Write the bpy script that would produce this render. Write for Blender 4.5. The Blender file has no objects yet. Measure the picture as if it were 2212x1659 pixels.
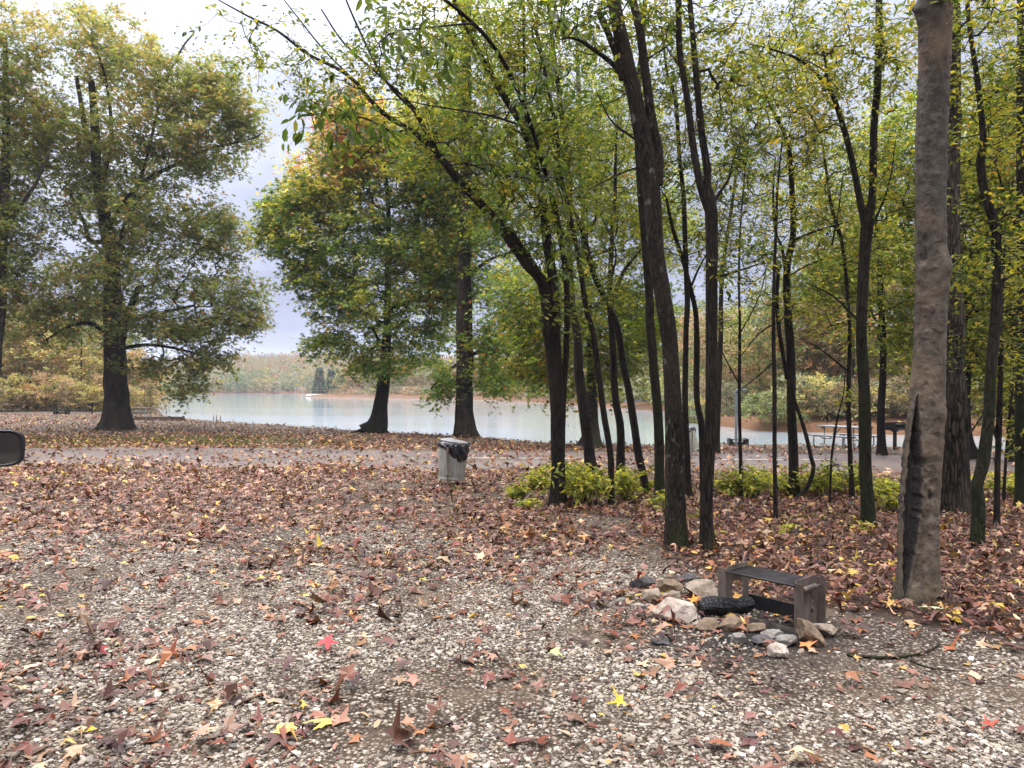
EXPO = 0.0
HAZE = 0.0003
import bpy, math, random
import numpy as np
from mathutils import Vector, Matrix
C = bpy.context
scene = C.scene
COL = scene.collection
rnd = random.Random(7)
RS = np.random.RandomState(11)
F = 1661.0; CX = 1106.0; HV = 838.0; CAMZ = 1.7
pi = math.pi
# ------------------------------------------------------------------ noise
_L = np.random.RandomState(3).rand(32, 32, 32)
def vnoise(p):
    p = np.asarray(p, float); i = np.floor(p).astype(int); f = p - i; f = f * f * (3 - 2 * f)
    i0 = i % 32; i1 = (i + 1) % 32
    x0, y0, z0 = i0[..., 0], i0[..., 1], i0[..., 2]; x1, y1, z1 = i1[..., 0], i1[..., 1], i1[..., 2]
    fx, fy, fz = f[..., 0], f[..., 1], f[..., 2]
    def l(a, b, t): return a + (b - a) * t
    return l(l(l(_L[x0, y0, z0], _L[x1, y0, z0], fx), l(_L[x0, y1, z0], _L[x1, y1, z0], fx), fy),
             l(l(_L[x0, y0, z1], _L[x1, y0, z1], fx), l(_L[x0, y1, z1], _L[x1, y1, z1], fx), fy), fz) * 2 - 1
def fbm(p, o=3):
    p = np.asarray(p, float); s = 0; a = 1
    for k in range(o):
        s = s + a * vnoise(p * (2 ** k) + k * 7.3); a *= .5
    return s
def fb2(x, y, s, o=3, off=0.0):
    return fbm(np.stack([np.asarray(x) * s, np.asarray(y) * s, np.zeros_like(np.asarray(x, float)) + off], -1), o)
# ------------------------------------------------------------------ terrain
NEAR = np.array([(-190, 380), (-115, 240), (-75, 160), (-46, 98), (-34, 74), (-28, 62), (-25.5, 58), (-22.5, 54.5), (-14.2, 47.7), (-8.4, 41.5),
        (-2.3, 36.2), (1.8, 32.2), (5.1, 29.6), (8.4, 31), (11.5, 31.5), (14.2, 30), (15.2, 27), (16.2, 25.2), (20, 26), (30, 26.5), (60, 28), (100, 22), (200, 0),
        (300, -300), (-600, -300), (-600, 380)], float)
FAR = np.array([(-3000, 430), (-500, 420), (-300, 400), (-180, 385), (-95, 374), (-60, 372), (-30, 340), (-35, 290), (-50, 258), (-64, 243), (-64, 235),
        (-40, 215), (-15, 186), (-0.6, 166), (7, 135), (13, 112), (20, 86), (18, 66), (15, 57), (15.6, 49), (22, 45.5), (28, 43), (45, 43), (80, 46),
        (150, 44), (400, 40), (3000, 200), (3000, 3000), (-3000, 3000)], float)
def sdist(x, y, poly):
    "signed distance, positive inside"
    x = np.asarray(x, float); y = np.asarray(y, float)
    d = np.full(x.shape, 1e18); ins = np.zeros(x.shape, bool)
    n = len(poly)
    for i in range(n):
        ax, ay = poly[i]; bx, by = poly[(i + 1) % n]
        ex, ey = bx - ax, by - ay
        t = np.clip(((x - ax) * ex + (y - ay) * ey) / (ex * ex + ey * ey), 0, 1)
        d = np.minimum(d, (x - ax - t * ex) ** 2 + (y - ay - t * ey) ** 2)
        c = ((ay > y) != (by > y))
        with np.errstate(divide='ignore', invalid='ignore'):
            xi = (bx - ax) * (y - ay) / ((by - ay) if by != ay else 1e-9) + ax
        ins ^= c & (x < xi)
    d = np.sqrt(d)
    return np.where(ins, d, -d)
def sm(t): t = np.clip(t, 0, 1); return t * t * (3 - 2 * t)
WZ = -1.05
def height(x, y):
    x = np.asarray(x, float); y = np.asarray(y, float)
    wob = fb2(x, y, .25, 3, 1.7) * np.clip(y / 60, .25, 4) * .9
    dn = sdist(x, y, NEAR) + wob * .35
    df = sdist(x, y, FAR) + wob
    base = np.interp(y, [0, 8, 14, 18, 25, 30, 45, 62, 80, 120, 300], [0, 0, -.08, -.15, -.33, -.55, -.55, -.42, -.1, .6, 5])
    base = base + fb2(x, y, .12, 2, 4.4) * .05 * sm((y - 3) / 10) + fb2(x, y, 1.1, 3, 2.4) * .012 * sm((13 - y) / 5)
    # fire pit mound, humus under the trees
    base = base + .03 * sm((fb2(x, y, .5, 2, 9) + .1) * 2) * woods(x, y)
    base = base + .05 * np.exp(-((x - 2.85) ** 2 + (y - 5.9) ** 2) / .25)
    zn = WZ - .9 + (base - WZ + .9) * sm((dn + .7) / 1.3)
    inl = np.clip(df, 0, 1e9)
    H = 90 * np.exp(-((x + 900) / 620) ** 2 - ((y - 2300) / 380) ** 2) + 24 * np.exp(-((x + 230) / 230) ** 2 - ((y - 800) / 220) ** 2) + 5 * np.exp(-((x + 120) / 150) ** 2 - ((y - 620) / 120) ** 2) \
        + 24 * np.exp(-((x - 210) / 130) ** 2 - ((y - 430) / 190) ** 2) + 12 * np.exp(-((x - 30) / 110) ** 2 - ((y - 560) / 140) ** 2)
    H = H * sm(inl / 120) + 1.1 * sm(inl / 25) * sm((170 - y) / 60)
    zf = WZ - .9 + 1.45 * sm((df + 1.0) / 1.8) + .35 * sm(inl / 8) + H + fb2(x, y, .15, 3, 5) * .12
    return np.maximum(zn, zf)
def woods(x, y):
    x = np.asarray(x, float); y = np.asarray(y, float)
    n = fb2(x, y, .8, 3, 3.3) * .55
    edge = np.interp(y, [0, 4.6, 5.6, 6.6, 8, 10, 11.5, 13, 14], [9, 4.2, 2.35, 1.7, 1.4, .9, .15, .1, .1])
    ytop = 14.4 - .07 * x
    return sm((x - edge + n) / .7) * sm((ytop - y + n * .6) / .8) 
def road_edges(x):
    return 16.5 - .20 * x + .35 * np.sin(x * .6), 25.0 - .16 * x + .4 * np.sin(x * .45 + 1)
def road(x, y):
    a, b = road_edges(np.asarray(x, float)); n = fb2(x, y, .7, 3, 8.8) * .9
    return sm((y - a + n) / .9) * sm((b - y + n) / .9)
def gz(x, y): return float(height(np.array([x]), np.array([y]))[0])
def GP(U, V, y0=None):
    y = 1.7 * F / (V - HV)
    for _ in range(30):
        x = (U - CX) / F * y
        yn = (CAMZ - gz(x, y)) * F / (V - HV)
        y = .5 * y + .5 * yn
    x = (U - CX) / F * y
    return Vector((x, y, gz(x, y)))
def P(U, V, y): return np.array(((U - CX) / F * y, y, CAMZ - (V - HV) / F * y))
# ------------------------------------------------------------------ mesh helpers
def link(name, me, mat, parent=None, loc=None):
    o = bpy.data.objects.new(name, me)
    if mat is not None:
        for m in (mat if isinstance(mat, (list, tuple)) else [mat]): me.materials.append(m)
    COL.objects.link(o)
    if parent is not None: o.parent = parent
    if loc is not None: o.location = loc
    return o
def npmesh(name, V, Fs, smooth=False, col=None, attrs=None, midx=None):
    "Fs: list of int arrays (n,k)"
    me = bpy.data.meshes.new(name)
    V = np.asarray(V, np.float32)
    me.vertices.add(len(V)); me.vertices.foreach_set('co', V.ravel())
    Fs = [f for f in Fs if len(f)]
    loops = np.concatenate([f.ravel() for f in Fs]).astype(np.int32)
    tot = np.concatenate([np.full(len(f), f.shape[1]) for f in Fs]).astype(np.int32)
    st = np.concatenate([[0], np.cumsum(tot)[:-1]]).astype(np.int32)
    me.loops.add(len(loops)); me.loops.foreach_set('vertex_index', loops)
    me.polygons.add(len(tot)); me.polygons.foreach_set('loop_start', st)
    try: me.polygons.foreach_set('loop_total', tot)
    except Exception: pass
    me.update(calc_edges=True)
    me.polygons.foreach_set('use_smooth', np.full(len(tot), smooth))
    if midx is not None: me.polygons.foreach_set('material_index', np.asarray(midx, np.int32))
    if col is not None:
        a = me.attributes.new('Col', 'FLOAT_COLOR', 'POINT')
        c = np.ones((len(V), 4), np.float32); c[:, :3] = col
        a.data.foreach_set('color', c.ravel())
    for k, v in (attrs or {}).items():
        a = me.attributes.new(k, 'FLOAT', 'POINT'); a.data.foreach_set('value', np.asarray(v, np.float32))
    me.validate()
    return me
def thing(name, label, cat, loc=(0, 0, 0), rotz=0, group=None):
    o = bpy.data.objects.new(name, None); o.empty_display_size = .2; COL.objects.link(o)
    o.location = loc; o.rotation_euler = (0, 0, rotz); tag(o, label, cat, group); return o
def tag(o, label, cat, group=None):
    o['label'] = label; o['category'] = cat
    if len(label.split()) > 16: print('LONG', label)
    if group: o['group'] = group
    return o
def kind(o, k): o['kind'] = k; return o
class MB:
    "small mesh builder for hard objects"
    def __init__(s): s.v = []; s.f = []
    def add(s, v, f):
        n = len(s.v); s.v += [tuple(p) for p in v]; s.f += [tuple(i + n for i in q) for q in f]; return s
    def box(s, c, d, M=None, bev=0.0):
        x, y, z = d[0] / 2, d[1] / 2, d[2] / 2
        b = min(bev, x * .9, y * .9, z * .9)
        if b <= 0:
            v = [Vector((a * x, e * y, g * z)) for g in (-1, 1) for e in (-1, 1) for a in (-1, 1)]
            f = [(0, 2, 3, 1), (4, 5, 7, 6), (0, 1, 5, 4), (2, 6, 7, 3), (0, 4, 6, 2), (1, 3, 7, 5)]
        else:
            v = []; f = []
            sec = [(-x + b, -y), (x - b, -y), (x, -y + b), (x, y - b), (x - b, y), (-x + b, y), (-x, y - b), (-x, -y + b)]
            lv = [(-z, .0), (-z + b, 1), (z - b, 1), (z, 0)]
            for zz, k in lv:
                for (px, py) in sec:
                    q = 1 - (1 - k) * b / max(x, y); v.append(Vector((px * (q if k == 0 else 1), py * (q if k == 0 else 1), zz)))
            for r in range(3):
                for i in range(8): f.append((r * 8 + i, r * 8 + (i + 1) % 8, r * 8 + 8 + (i + 1) % 8, r * 8 + 8 + i))
            f.append(tuple(range(7, -1, -1))); f.append(tuple(range(24, 32)))
        c = Vector(c)
        v = [(M @ p if M else p) + c for p in v]
        return s.add(v, f)
    def tube(s, pts, r, n=8, cap=True):
        pts = [Vector(p) for p in pts]; R = r if isinstance(r, (list, tuple)) else [r] * len(pts)
        vs = []; fs = []; ref = None
        for i, p in enumerate(pts):
            t = (pts[min(i + 1, len(pts) - 1)] - pts[max(i - 1, 0)]).normalized()
            if ref is None: ref = Vector((0, 0, 1)) if abs(t.z) < .9 else Vector((1, 0, 0))
            a = t.cross(ref).normalized(); b = t.cross(a); ref = a.cross(t)
            for k in range(n):
                q = 2 * pi * k / n; vs.append(p + (a * math.cos(q) + b * math.sin(q)) * R[i])
        for i in range(len(pts) - 1):
            for k in range(n): fs.append((i * n + k, i * n + (k + 1) % n, (i + 1) * n + (k + 1) % n, (i + 1) * n + k))
        if cap: fs.append(tuple(range(n - 1, -1, -1))); fs.append(tuple(range((len(pts) - 1) * n, len(pts) * n)))
        return s.add(vs, fs)
    def build(s, name, mat, parent=None, smooth=False, loc=None):
        me = bpy.data.meshes.new(name); me.from_pydata([tuple(p) for p in s.v], [], s.f); me.update()
        me.polygons.foreach_set('use_smooth', np.full(len(s.f), smooth))
        return link(name, me, mat, parent, loc)
# ------------------------------------------------------------------ materials
def nodes(m):
    m.use_nodes = True; nt = m.node_tree; nt.nodes.clear(); return nt
class NT:
    def __init__(s, name):
        s.m = bpy.data.materials.new(name); s.t = nodes(s.m)
    def n(s, ty, **kw):
        x = s.t.nodes.new(ty)
        for k, v in kw.items(): setattr(x, k, v)
        return x
    def l(s, a, b): s.t.links.new(a, b)
    def noise(s, vec, sc, det=4, rough=.55):
        x = s.n('ShaderNodeTexNoise'); x.inputs['Scale'].default_value = sc; x.inputs['Detail'].default_value = det; x.inputs['Roughness'].default_value = rough
        if vec is not None: s.l(vec, x.inputs['Vector'])
        return x.outputs['Fac']
    def ramp(s, fac, stops):
        r = s.n('ShaderNodeValToRGB'); e = r.color_ramp.elements
        while len(e) < len(stops): e.new(.5)
        for i, (p, c) in enumerate(stops):
            e[i].position = p; e[i].color = (c[0], c[1], c[2], 1) if isinstance(c, (tuple, list)) else (c, c, c, 1)
        s.l(fac, r.inputs['Fac']); return r.outputs['Color']
    def mix(s, f, a, b, mode='MIX'):
        x = s.n('ShaderNodeMix', data_type='RGBA', blend_type=mode)
        for sock, v in ((x.inputs[0], f), (x.inputs[6], a), (x.inputs[7], b)):
            if isinstance(v, (int, float)): sock.default_value = v if sock is x.inputs[0] or sock.name == 'Factor' else (v, v, v, 1)
            elif isinstance(v, (tuple, list)): sock.default_value = (*v[:3], 1)
            else: s.l(v, sock)
        return x.outputs[2]
    def math(s, op, a, b=0, clamp=False):
        x = s.n('ShaderNodeMath', operation=op, use_clamp=clamp)
        for sock, v in ((x.inputs[0], a), (x.inputs[1], b)):
            if isinstance(v, (int, float)): sock.default_value = v
            else: s.l(v, sock)
        return x.outputs[0]
    def attr(s, name, out='Fac'):
        x = s.n('ShaderNodeAttribute'); x.attribute_name = name; return x.outputs[out]
    def obj(s, scale=(1, 1, 1), coord='Object'):
        t = s.n('ShaderNodeTexCoord'); m = s.n('ShaderNodeMapping'); m.inputs['Scale'].default_value = scale
        s.l(t.outputs[coord], m.inputs['Vector']); return m.outputs['Vector']
    def bump(s, h, st=.5, d=.01):
        b = s.n('ShaderNodeBump'); b.inputs['Strength'].default_value = st; b.inputs['Distance'].default_value = d
        s.l(h, b.inputs['Height']); return b.outputs['Normal']
    def princ(s, col, rough=.8, metal=0, nrm=None, spec=.3, **kw):
        p = s.n('ShaderNodeBsdfPrincipled')
        for sock, v in ((p.inputs['Base Color'], col), (p.inputs['Roughness'], rough), (p.inputs['Metallic'], metal)):
            if isinstance(v, (tuple, list)): sock.default_value = (*v[:3], 1)
            elif isinstance(v, (int, float)): sock.default_value = v
            else: s.l(v, sock)
        p.inputs['Specular IOR Level'].default_value = spec
        for k, v in kw.items(): p.inputs[k.replace('_', ' ')].default_value = v
        if nrm is not None: s.l(nrm, p.inputs['Normal'])
        return p.outputs[0]
    def out(s, sh):
        o = s.n('ShaderNodeOutputMaterial'); s.l(sh, o.inputs['Surface']); return s.m

def m_leaf(name, trans=.5, rough=.5, boost=1.0, spec=.25):
    t = NT(name); c = t.attr('Col', 'Color')
    p = t.princ(c, rough, 0, None, spec)
    tr = t.n('ShaderNodeBsdfTranslucent')
    c2 = t.mix(1.0, c, (1.35 * boost, 1.3 * boost, .7 * boost), 'MULTIPLY'); t.l(c2, tr.inputs['Color'])
    mx = t.n('ShaderNodeMixShader'); mx.inputs[0].default_value = trans; t.l(p, mx.inputs[1]); t.l(tr.outputs[0], mx.inputs[2])
    return t.out(mx.outputs[0])
def m_vcol(name, rough=.8, spec=.2, bump=None):
    t = NT(name); c = t.attr('Col', 'Color'); nrm = None
    if bump:
        v = t.obj(); n = t.noise(v, bump[0], 5); c = t.mix(.5, c, t.mix(1.0, c, t.ramp(n, [(.3, .55), (.7, 1.35)]), 'MULTIPLY')); nrm = t.bump(n, .6, bump[1])
    return t.out(t.princ(c, rough, 0, nrm, spec))
def m_bark(name, dark, light, moss=0., sx=1.0, mossc=(.035, .05, .008), bump=.02, lich=0.):
    t = NT(name)
    v = t.obj((26 * sx, 26 * sx, 4.5 * sx)); n1 = t.noise(v, 1.0, 6, .65)
    vo = t.n('ShaderNodeTexVoronoi', feature='DISTANCE_TO_EDGE'); vo.inputs['Scale'].default_value = 1
    wv = t.obj((30 * sx, 30 * sx, 5 * sx)); dd = t.n('ShaderNodeVectorMath', operation='ADD'); t.l(wv, dd.inputs[0])
    nn = t.n('ShaderNodeTexNoise'); nn.inputs['Scale'].default_value = 1.5; t.l(wv, nn.inputs['Vector']); t.l(nn.outputs['Color'], dd.inputs[1]); t.l(dd.outputs[0], vo.inputs['Vector'])
    cr = t.ramp(vo.outputs['Distance'], [(.0, 0.), (.22, 1.)])
    h = t.math('MULTIPLY', cr, t.math('ADD', n1, .3))
    c = t.mix(t.ramp(h, [(.28, 0.), (.85, 1.)]), tuple(x * .5 for x in dark), tuple(x * .95 for x in light))
    big = t.noise(t.obj((3, 3, 1.2)), 1.0, 4)
    c = t.mix(t.ramp(big, [(.4, 0.), (.65, .6)]), c, tuple(x * 1.2 for x in light))
    if lich: c = t.mix(t.ramp(t.noise(t.obj((9, 9, 6)), 1, 3), [(.62, 0.), (.7, lich)]), c, (.22, .25, .2))
    if moss:
        mn = t.noise(t.obj((4, 4, 1.6)), 1.0, 5, .7)
        sep = t.n('ShaderNodeSeparateXYZ'); tc = t.n('ShaderNodeTexCoord'); t.l(tc.outputs['Object'], sep.inputs[0])
        hz = t.math('MULTIPLY', sep.outputs[2], -.10)
        mm = t.ramp(t.math('ADD', t.math('ADD', mn, hz), moss * .35), [(.55, 0.), (.7, .9)])
        c = t.mix(mm, c, mossc)
    return t.out(t.princ(c, .85, 0, t.bump(h, 1.0, bump), .2))
def m_plain(name, a, b, sc=8, rough=.6, metal=0, bump=.3, bd=.003, spec=.4, stretch=(1, 1, 1), **kw):
    t = NT(name); v = t.obj(stretch); n = t.noise(v, sc, 6, .6)
    return t.out(t.princ(t.ramp(n, [(.3, a), (.7, b)]), rough, metal, t.bump(n, bump, bd), spec, **kw))
M = {}
M['leaf'] = m_leaf('green_leaf', .55)
M['leaf_far'] = m_leaf('distant_leaf', .35, .8, 1, .1)
M['litter'] = m_leaf('dry_leaf', .12, .5, 1, .28)
M['stone_v'] = m_vcol('gravel_stone', .7, .35)
M['dark_bark'] = m_bark('dark_bark', (.003, .0025, .002), (.024, .017, .012), .2, 1.0, (.016, .02, .006))
M['moss_bark'] = m_bark('mossy_bark', (.003, .003, .002), (.024, .019, .012), .75, 1.0, (.013, .017, .004))
M['brown_bark'] = m_bark('brown_bark', (.004, .003, .0025), (.036, .026, .018), .4, 1.7, (.02, .026, .006), bump=.02, lich=.5)
M['ridge_bark'] = m_bark('ridged_bark', (.005, .004, .003), (.058, .044, .033), .15, .8, (.02, .025, .008), bump=.03)
M['grey_bark'] = m_bark('grey_bark', (.012, .01, .008), (.07, .058, .046), .2, .7)
M['twig'] = m_bark('twig_bark', (.012, .01, .008), (.045, .036, .028), .0, 1.5)
# ------------------------------------------------------------------ ground
ang = np.concatenate([np.arange(-180, -52, 4.0), np.arange(-52, 52, .42), np.arange(52, 180, 4.0)])
rad = [0.25]
while rad[-1] < 60: rad.append(rad[-1] + max(.05, rad[-1] * .0135))
while rad[-1] < 3200: rad.append(rad[-1] * 1.024)
rad = np.array(rad)
A, R = np.meshgrid(np.radians(ang), rad)
GX = (R * np.sin(A)).ravel(); GY = (R * np.cos(A)).ravel(); GZ = height(GX, GY)
na, nr = len(ang), len(rad)
ii, jj = np.meshgrid(np.arange(nr - 1), np.arange(na), indexing='ij')
a0 = ii * na + jj; a1 = ii * na + (jj + 1) % na
quads = np.stack([a0, a1, a1 + na, a0 + na], -1).reshape(-1, 4)[:, ::-1]
V = np.stack([GX, GY, GZ], 1); V = np.vstack([V, [[0, 0, 0]]])
fan = np.array([[len(V) - 1, (k + 1) % na, k] for k in range(na)])[:, ::-1]
GXa, GYa = V[:, 0], V[:, 1]
gd_far = sm((sdist(GXa, GYa, FAR) + 1.5) / 1.0)
grass = sm((GYa - 27.5 + fb2(GXa, GYa, .5, 3, 6) * 1.5) / 2) * sm((37 - GYa) / 3) * sm((-7.5 - GXa + fb2(GXa, GYa, .3, 2, 3) * 3) / 3)
ash = np.exp(-(((GXa - 1.75) / .55) ** 2 + ((GYa - 5.35) / .5) ** 2)) * 1.3 + .45 * np.exp(-(((GXa - 1.0) / .6) ** 2 + ((GYa - 4.9) / .3) ** 2)) + .35 * np.exp(-(((GXa - 2.9) / .45) ** 2 + ((GYa - 5.3) / .4) ** 2))
pale = sm((sdist(GXa, GYa, np.array([(22, 86), (30, 78), (46, 80), (46, 92), (30, 90), (20, 96)], float)) + .5) / 1.5)
lawn = sm((sdist(GXa, GYa, NEAR)) / 2) * sm((GYa - 45) / 6) * .6
gme = npmesh('ground', V, [quads, fan], True, attrs=dict(wood=woods(GXa, GYa), road=road(GXa, GYa), far=gd_far, grass=grass, ash=np.clip(ash, 0, 1), pale=pale,
        ridge=sm((GYa - 1300) / 400), shore=1 - sm((sdist(GXa, GYa, NEAR)) / .8)))
t = NT('ground_soil')
v = t.obj((1, 1, 1))
vor = t.n('ShaderNodeTexVoronoi'); vor.inputs['Scale'].default_value = 42; t.l(v, vor.inputs['Vector'])
vor2 = t.n('ShaderNodeTexVoronoi'); vor2.inputs['Scale'].default_value = 75; t.l(v, vor2.inputs['Vector'])
sepc = t.n('ShaderNodeSeparateColor'); t.l(vor.outputs['Color'], sepc.inputs[0])
stone = t.ramp(sepc.outputs[0], [(0, (.07, .056, .044)), (.35, (.15, .125, .10)), (.7, (.24, .205, .168)), (1, (.36, .32, .27))])
gap = t.ramp(vor.outputs['Distance'], [(.25, 1.), (.62, 0.)])
stone = t.mix(gap, stone, (.04, .03, .022)) if False else t.mix(gap, (.035, .026, .019), stone)
dirt = t.ramp(t.noise(v, 60, 4), [(.3, (.075, .056, .04)), (.7, (.165, .13, .098))])
patch = t.ramp(t.noise(v, 1.1, 5, .65), [(.5, 0.), (.64, .6)])
gravel = t.mix(patch, stone, dirt)
tint = t.ramp(t.noise(v, .6, 4), [(.3, (.78, .76, .74)), (.7, (1.08, 1.06, 1.02))])
gravel = t.mix(1, gravel, tint, 'MULTIPLY')
soil = t.ramp(t.noise(v, 25, 6, .7), [(.25, (.02, .013, .010)), (.6, (.055, .035, .027)), (.8, (.1, .065, .045))])
rd = t.ramp(t.noise(v, 90, 4), [(.25, (.055, .042, .037)), (.75, (.13, .103, .09))])
rd = t.mix(1, rd, t.ramp(t.noise(t.obj((.4, .4, 1)), 1.0, 3), [(.3, (.85, .84, .84)), (.7, (1.15, 1.15, 1.15))]), 'MULTIPLY')
gr = t.ramp(t.noise(v, 35, 6, .8), [(.3, (.045, .048, .016)), (.55, (.1, .1, .035)), (.8, (.18, .15, .075))])
farc = t.ramp(t.noise(t.obj((1, 1, 4)), 1.2, 8, .8), [(.3, (.014, .010, .006)), (.55, (.04, .027, .016)), (.8, (.085, .055, .032))])
c = t.mix(t.attr('wood'), gravel, soil)
c = t.mix(t.attr('road'), c, rd)
c = t.mix(t.attr('grass'), c, gr)
c = t.mix(t.attr('ash'), c, (.016, .015, .015))
c = t.mix(t.attr('far'), c, farc)
c = t.mix(t.attr('pale'), c, (.55, .5, .46))
c = t.mix(t.attr('ridge'), c, (.035, .055, .06))
c = t.mix(t.attr('shore'), c, t.mix(t.attr('far'), (.10, .075, .058), (.12, .065, .035)))
h = t.math('ADD', t.math('MULTIPLY', gap, .6), t.math('MULTIPLY', t.noise(v, 140, 3), .4))
h = t.math('MULTIPLY', h, t.math('SUBTRACT', 1, t.math('MULTIPLY', t.attr('road'), .75)))
rough = t.ramp(t.noise(t.obj((.4, .4, 1)), 1.0, 2), [(.4, .42), (.62, .75)])
rough = t.mix(t.attr('road'), .8, rough)
gp_ = t.princ(c, rough, 0, t.bump(h, .9, .02), .45); t.l(t.math('ADD', .08, t.math('MULTIPLY', t.attr('road'), .3)), gp_.node.inputs['Specular IOR Level']); M['ground'] = t.out(gp_)
g = link('ground', gme, M['ground']); kind(g, 'structure')

# painted stripe along the road: broken sheets 4 mm above
def strip(name, pts, w, label=None):
    vs = []; fs = []
    for k, (x, y) in enumerate(pts):
        z = gz(x, y) + .02
        vs += [(x, y - w / 2, z), (x, y + w / 2, z)]
    fs = [(2 * k, 2 * k + 2, 2 * k + 3, 2 * k + 1) for k in range(len(pts) - 1)]
    me = bpy.data.meshes.new(name); me.from_pydata(vs, [], fs)
    return link(name, me, M['line'])
M['line'] = m_plain('worn_white_line', (.2, .19, .19), (.6, .6, .62), 5, .6)
for (u0, u1) in ((1012, 1105), (1118, 1190), (1215, 1235), (1560, 1600), (1612, 1690), (1730, 1800)):
    pts = []
    for k in range(8):
        u = u0 + (u1 - u0) * k / 7; yy = 20.6 if u < 1300 else 20.2
        pts.append(((u - CX) / F * yy, yy + .02 * math.sin(k)))
    kind(strip('road_line', pts, .11), 'structure')

# ------------------------------------------------------------------ water
wr = np.array([20 * 1.045 ** k for k in range(120)]); wa = np.radians(np.arange(-80, 80.1, 2.0))
WA, WR = np.meshgrid(wa, wr); wx = (WR * np.sin(WA)).ravel(); wy = (WR * np.cos(WA)).ravel()
n_ = len(wa); ii, jj = np.meshgrid(np.arange(len(wr) - 1), np.arange(n_ - 1), indexing='ij'); a0 = ii * n_ + jj
wme = npmesh('lake', np.stack([wx, wy, np.full(wx.shape, WZ)], 1), [np.stack([a0, a0 + n_, a0 + n_ + 1, a0 + 1], -1).reshape(-1, 4)[:, ::-1]], True)
t = NT('lake_water')
n1 = t.noise(t.obj((.5, 2.2, 1)), 1.0, 5, .6); n2 = t.noise(t.obj((3, 9, 1)), 1.0, 3)
calm = t.ramp(t.noise(t.obj((.012, .05, 1)), 1.0, 4), [(.4, .25), (.6, 1.)])
hh = t.math('MULTIPLY', t.math('ADD', n1, t.math('MULTIPLY', n2, .25)), calm)
p = t.princ((.27, .33, .36), .05, 0, t.bump(hh, .22, .06), .5)
p.node.inputs['IOR'].default_value = 1.5
M['water'] = t.out(p)
kind(link('lake', wme, M['water']), 'structure')

# ------------------------------------------------------------------ world, sun, camera, haze
w = bpy.data.worlds.new('World'); scene.world = w; w.use_nodes = True; nt = w.node_tree; nt.nodes.clear()
T = NT.__new__(NT); T.t = nt
SE, SA = math.radians(42), math.radians(-35)     # sun elevation; azimuth from +Y towards +X
sky = T.n('ShaderNodeTexSky', sky_type='NISHITA', sun_disc=False, sun_elevation=SE, sun_rotation=SA, air_density=1.0, dust_density=3.0)
bg1 = T.n('ShaderNodeBackground'); bg1.inputs[1].default_value = .05; T.l(sky.outputs[0], bg1.inputs[0])
tc = T.n('ShaderNodeTexCoord'); sep = T.n('ShaderNodeSeparateXYZ'); T.l(tc.outputs['Generated'], sep.inputs[0])
zc = T.math('ADD', T.math('ABSOLUTE', sep.outputs[2]), .12)
# project the direction onto a cloud deck
dv = T.n('ShaderNodeCombineXYZ'); T.l(T.math('DIVIDE', sep.outputs[0], zc), dv.inputs[0]); T.l(T.math('DIVIDE', sep.outputs[1], zc), dv.inputs[1])
cn = T.noise(dv.outputs[0], 1.1, 6, .5)
cloud = T.ramp(cn, [(.34, (.37, .395, .50)), (.5, (.50, .525, .62)), (.63, (.78, .785, .82))])
el = T.math('MULTIPLY', T.math('MAXIMUM', sep.outputs[2], 0), 1.0)
horiz = T.ramp(el, [(0.0, (.34, .43, .76)), (.06, (.46, .54, .84)), (.14, (.64, .69, .90)), (.3, (.86, .89, .98)), (.5, (1.5, 1.48, 1.45)), (1., (3.1, 2.85, 2.5))])
# ramp colours are clamped to 1 in some cases, so the brighter overcast zenith is a multiply
zen = T.math('ADD', 1.0, T.math('MULTIPLY', T.math('POWER', el, 2.6), 7.0))
# brighter towards the veiled sun
sd = Vector((math.sin(SA) * math.cos(SE), math.cos(SA) * math.cos(SE), math.sin(SE)))
dp = T.n('ShaderNodeVectorMath', operation='DOT_PRODUCT'); T.l(tc.outputs['Generated'], dp.inputs[0]); dp.inputs[1].default_value = sd
glow = T.math('MULTIPLY', T.math('POWER', T.math('MAXIMUM', dp.outputs['Value'], 0), 7), 1.1)
cc = T.mix(1, cloud, horiz, 'MULTIPLY')
bg2 = T.n('ShaderNodeBackground'); T.l(cc, bg2.inputs[0]); T.l(T.math('ADD', zen, glow), bg2.inputs[1])
ms = T.n('ShaderNodeMixShader'); ms.inputs[0].default_value = .88; T.l(bg1.outputs[0], ms.inputs[1]); T.l(bg2.outputs[0], ms.inputs[2])
ow = T.n('ShaderNodeOutputWorld'); T.l(ms.outputs[0], ow.inputs['Surface'])
sl = bpy.data.lights.new('sun', 'SUN'); sl.energy = 1.5; sl.angle = math.radians(20); sl.color = (1, .97, .92)
so = bpy.data.objects.new('sun', sl); COL.objects.link(so); so.rotation_euler = (-sd).to_track_quat('-Z', 'Y').to_euler()
cam = bpy.data.cameras.new('camera'); cam.sensor_width = 36; cam.lens = 36 * F / 2212; cam.shift_y = 8.5 / 2212; cam.clip_start = .05; cam.clip_end = 6000
co = bpy.data.objects.new('camera', cam); COL.objects.link(co); co.location = (0, 0, CAMZ); co.rotation_euler = (pi / 2, 0, 0); scene.camera = co
scene.view_settings.view_transform = 'Standard'; scene.view_settings.look = 'None'; scene.view_settings.exposure = EXPO; scene.view_settings.gamma = 1
cy = scene.cycles
cy.max_bounces = 6; cy.diffuse_bounces = 3; cy.glossy_bounces = 2; cy.transmission_bounces = 4; cy.volume_bounces = 0; cy.transparent_max_bounces = 6
cy.use_denoising = True; cy.use_adaptive_sampling = True; cy.adaptive_threshold = .02
cy.sample_clamp_indirect = 6; cy.caustics_reflective = False; cy.caustics_refractive = False
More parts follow.
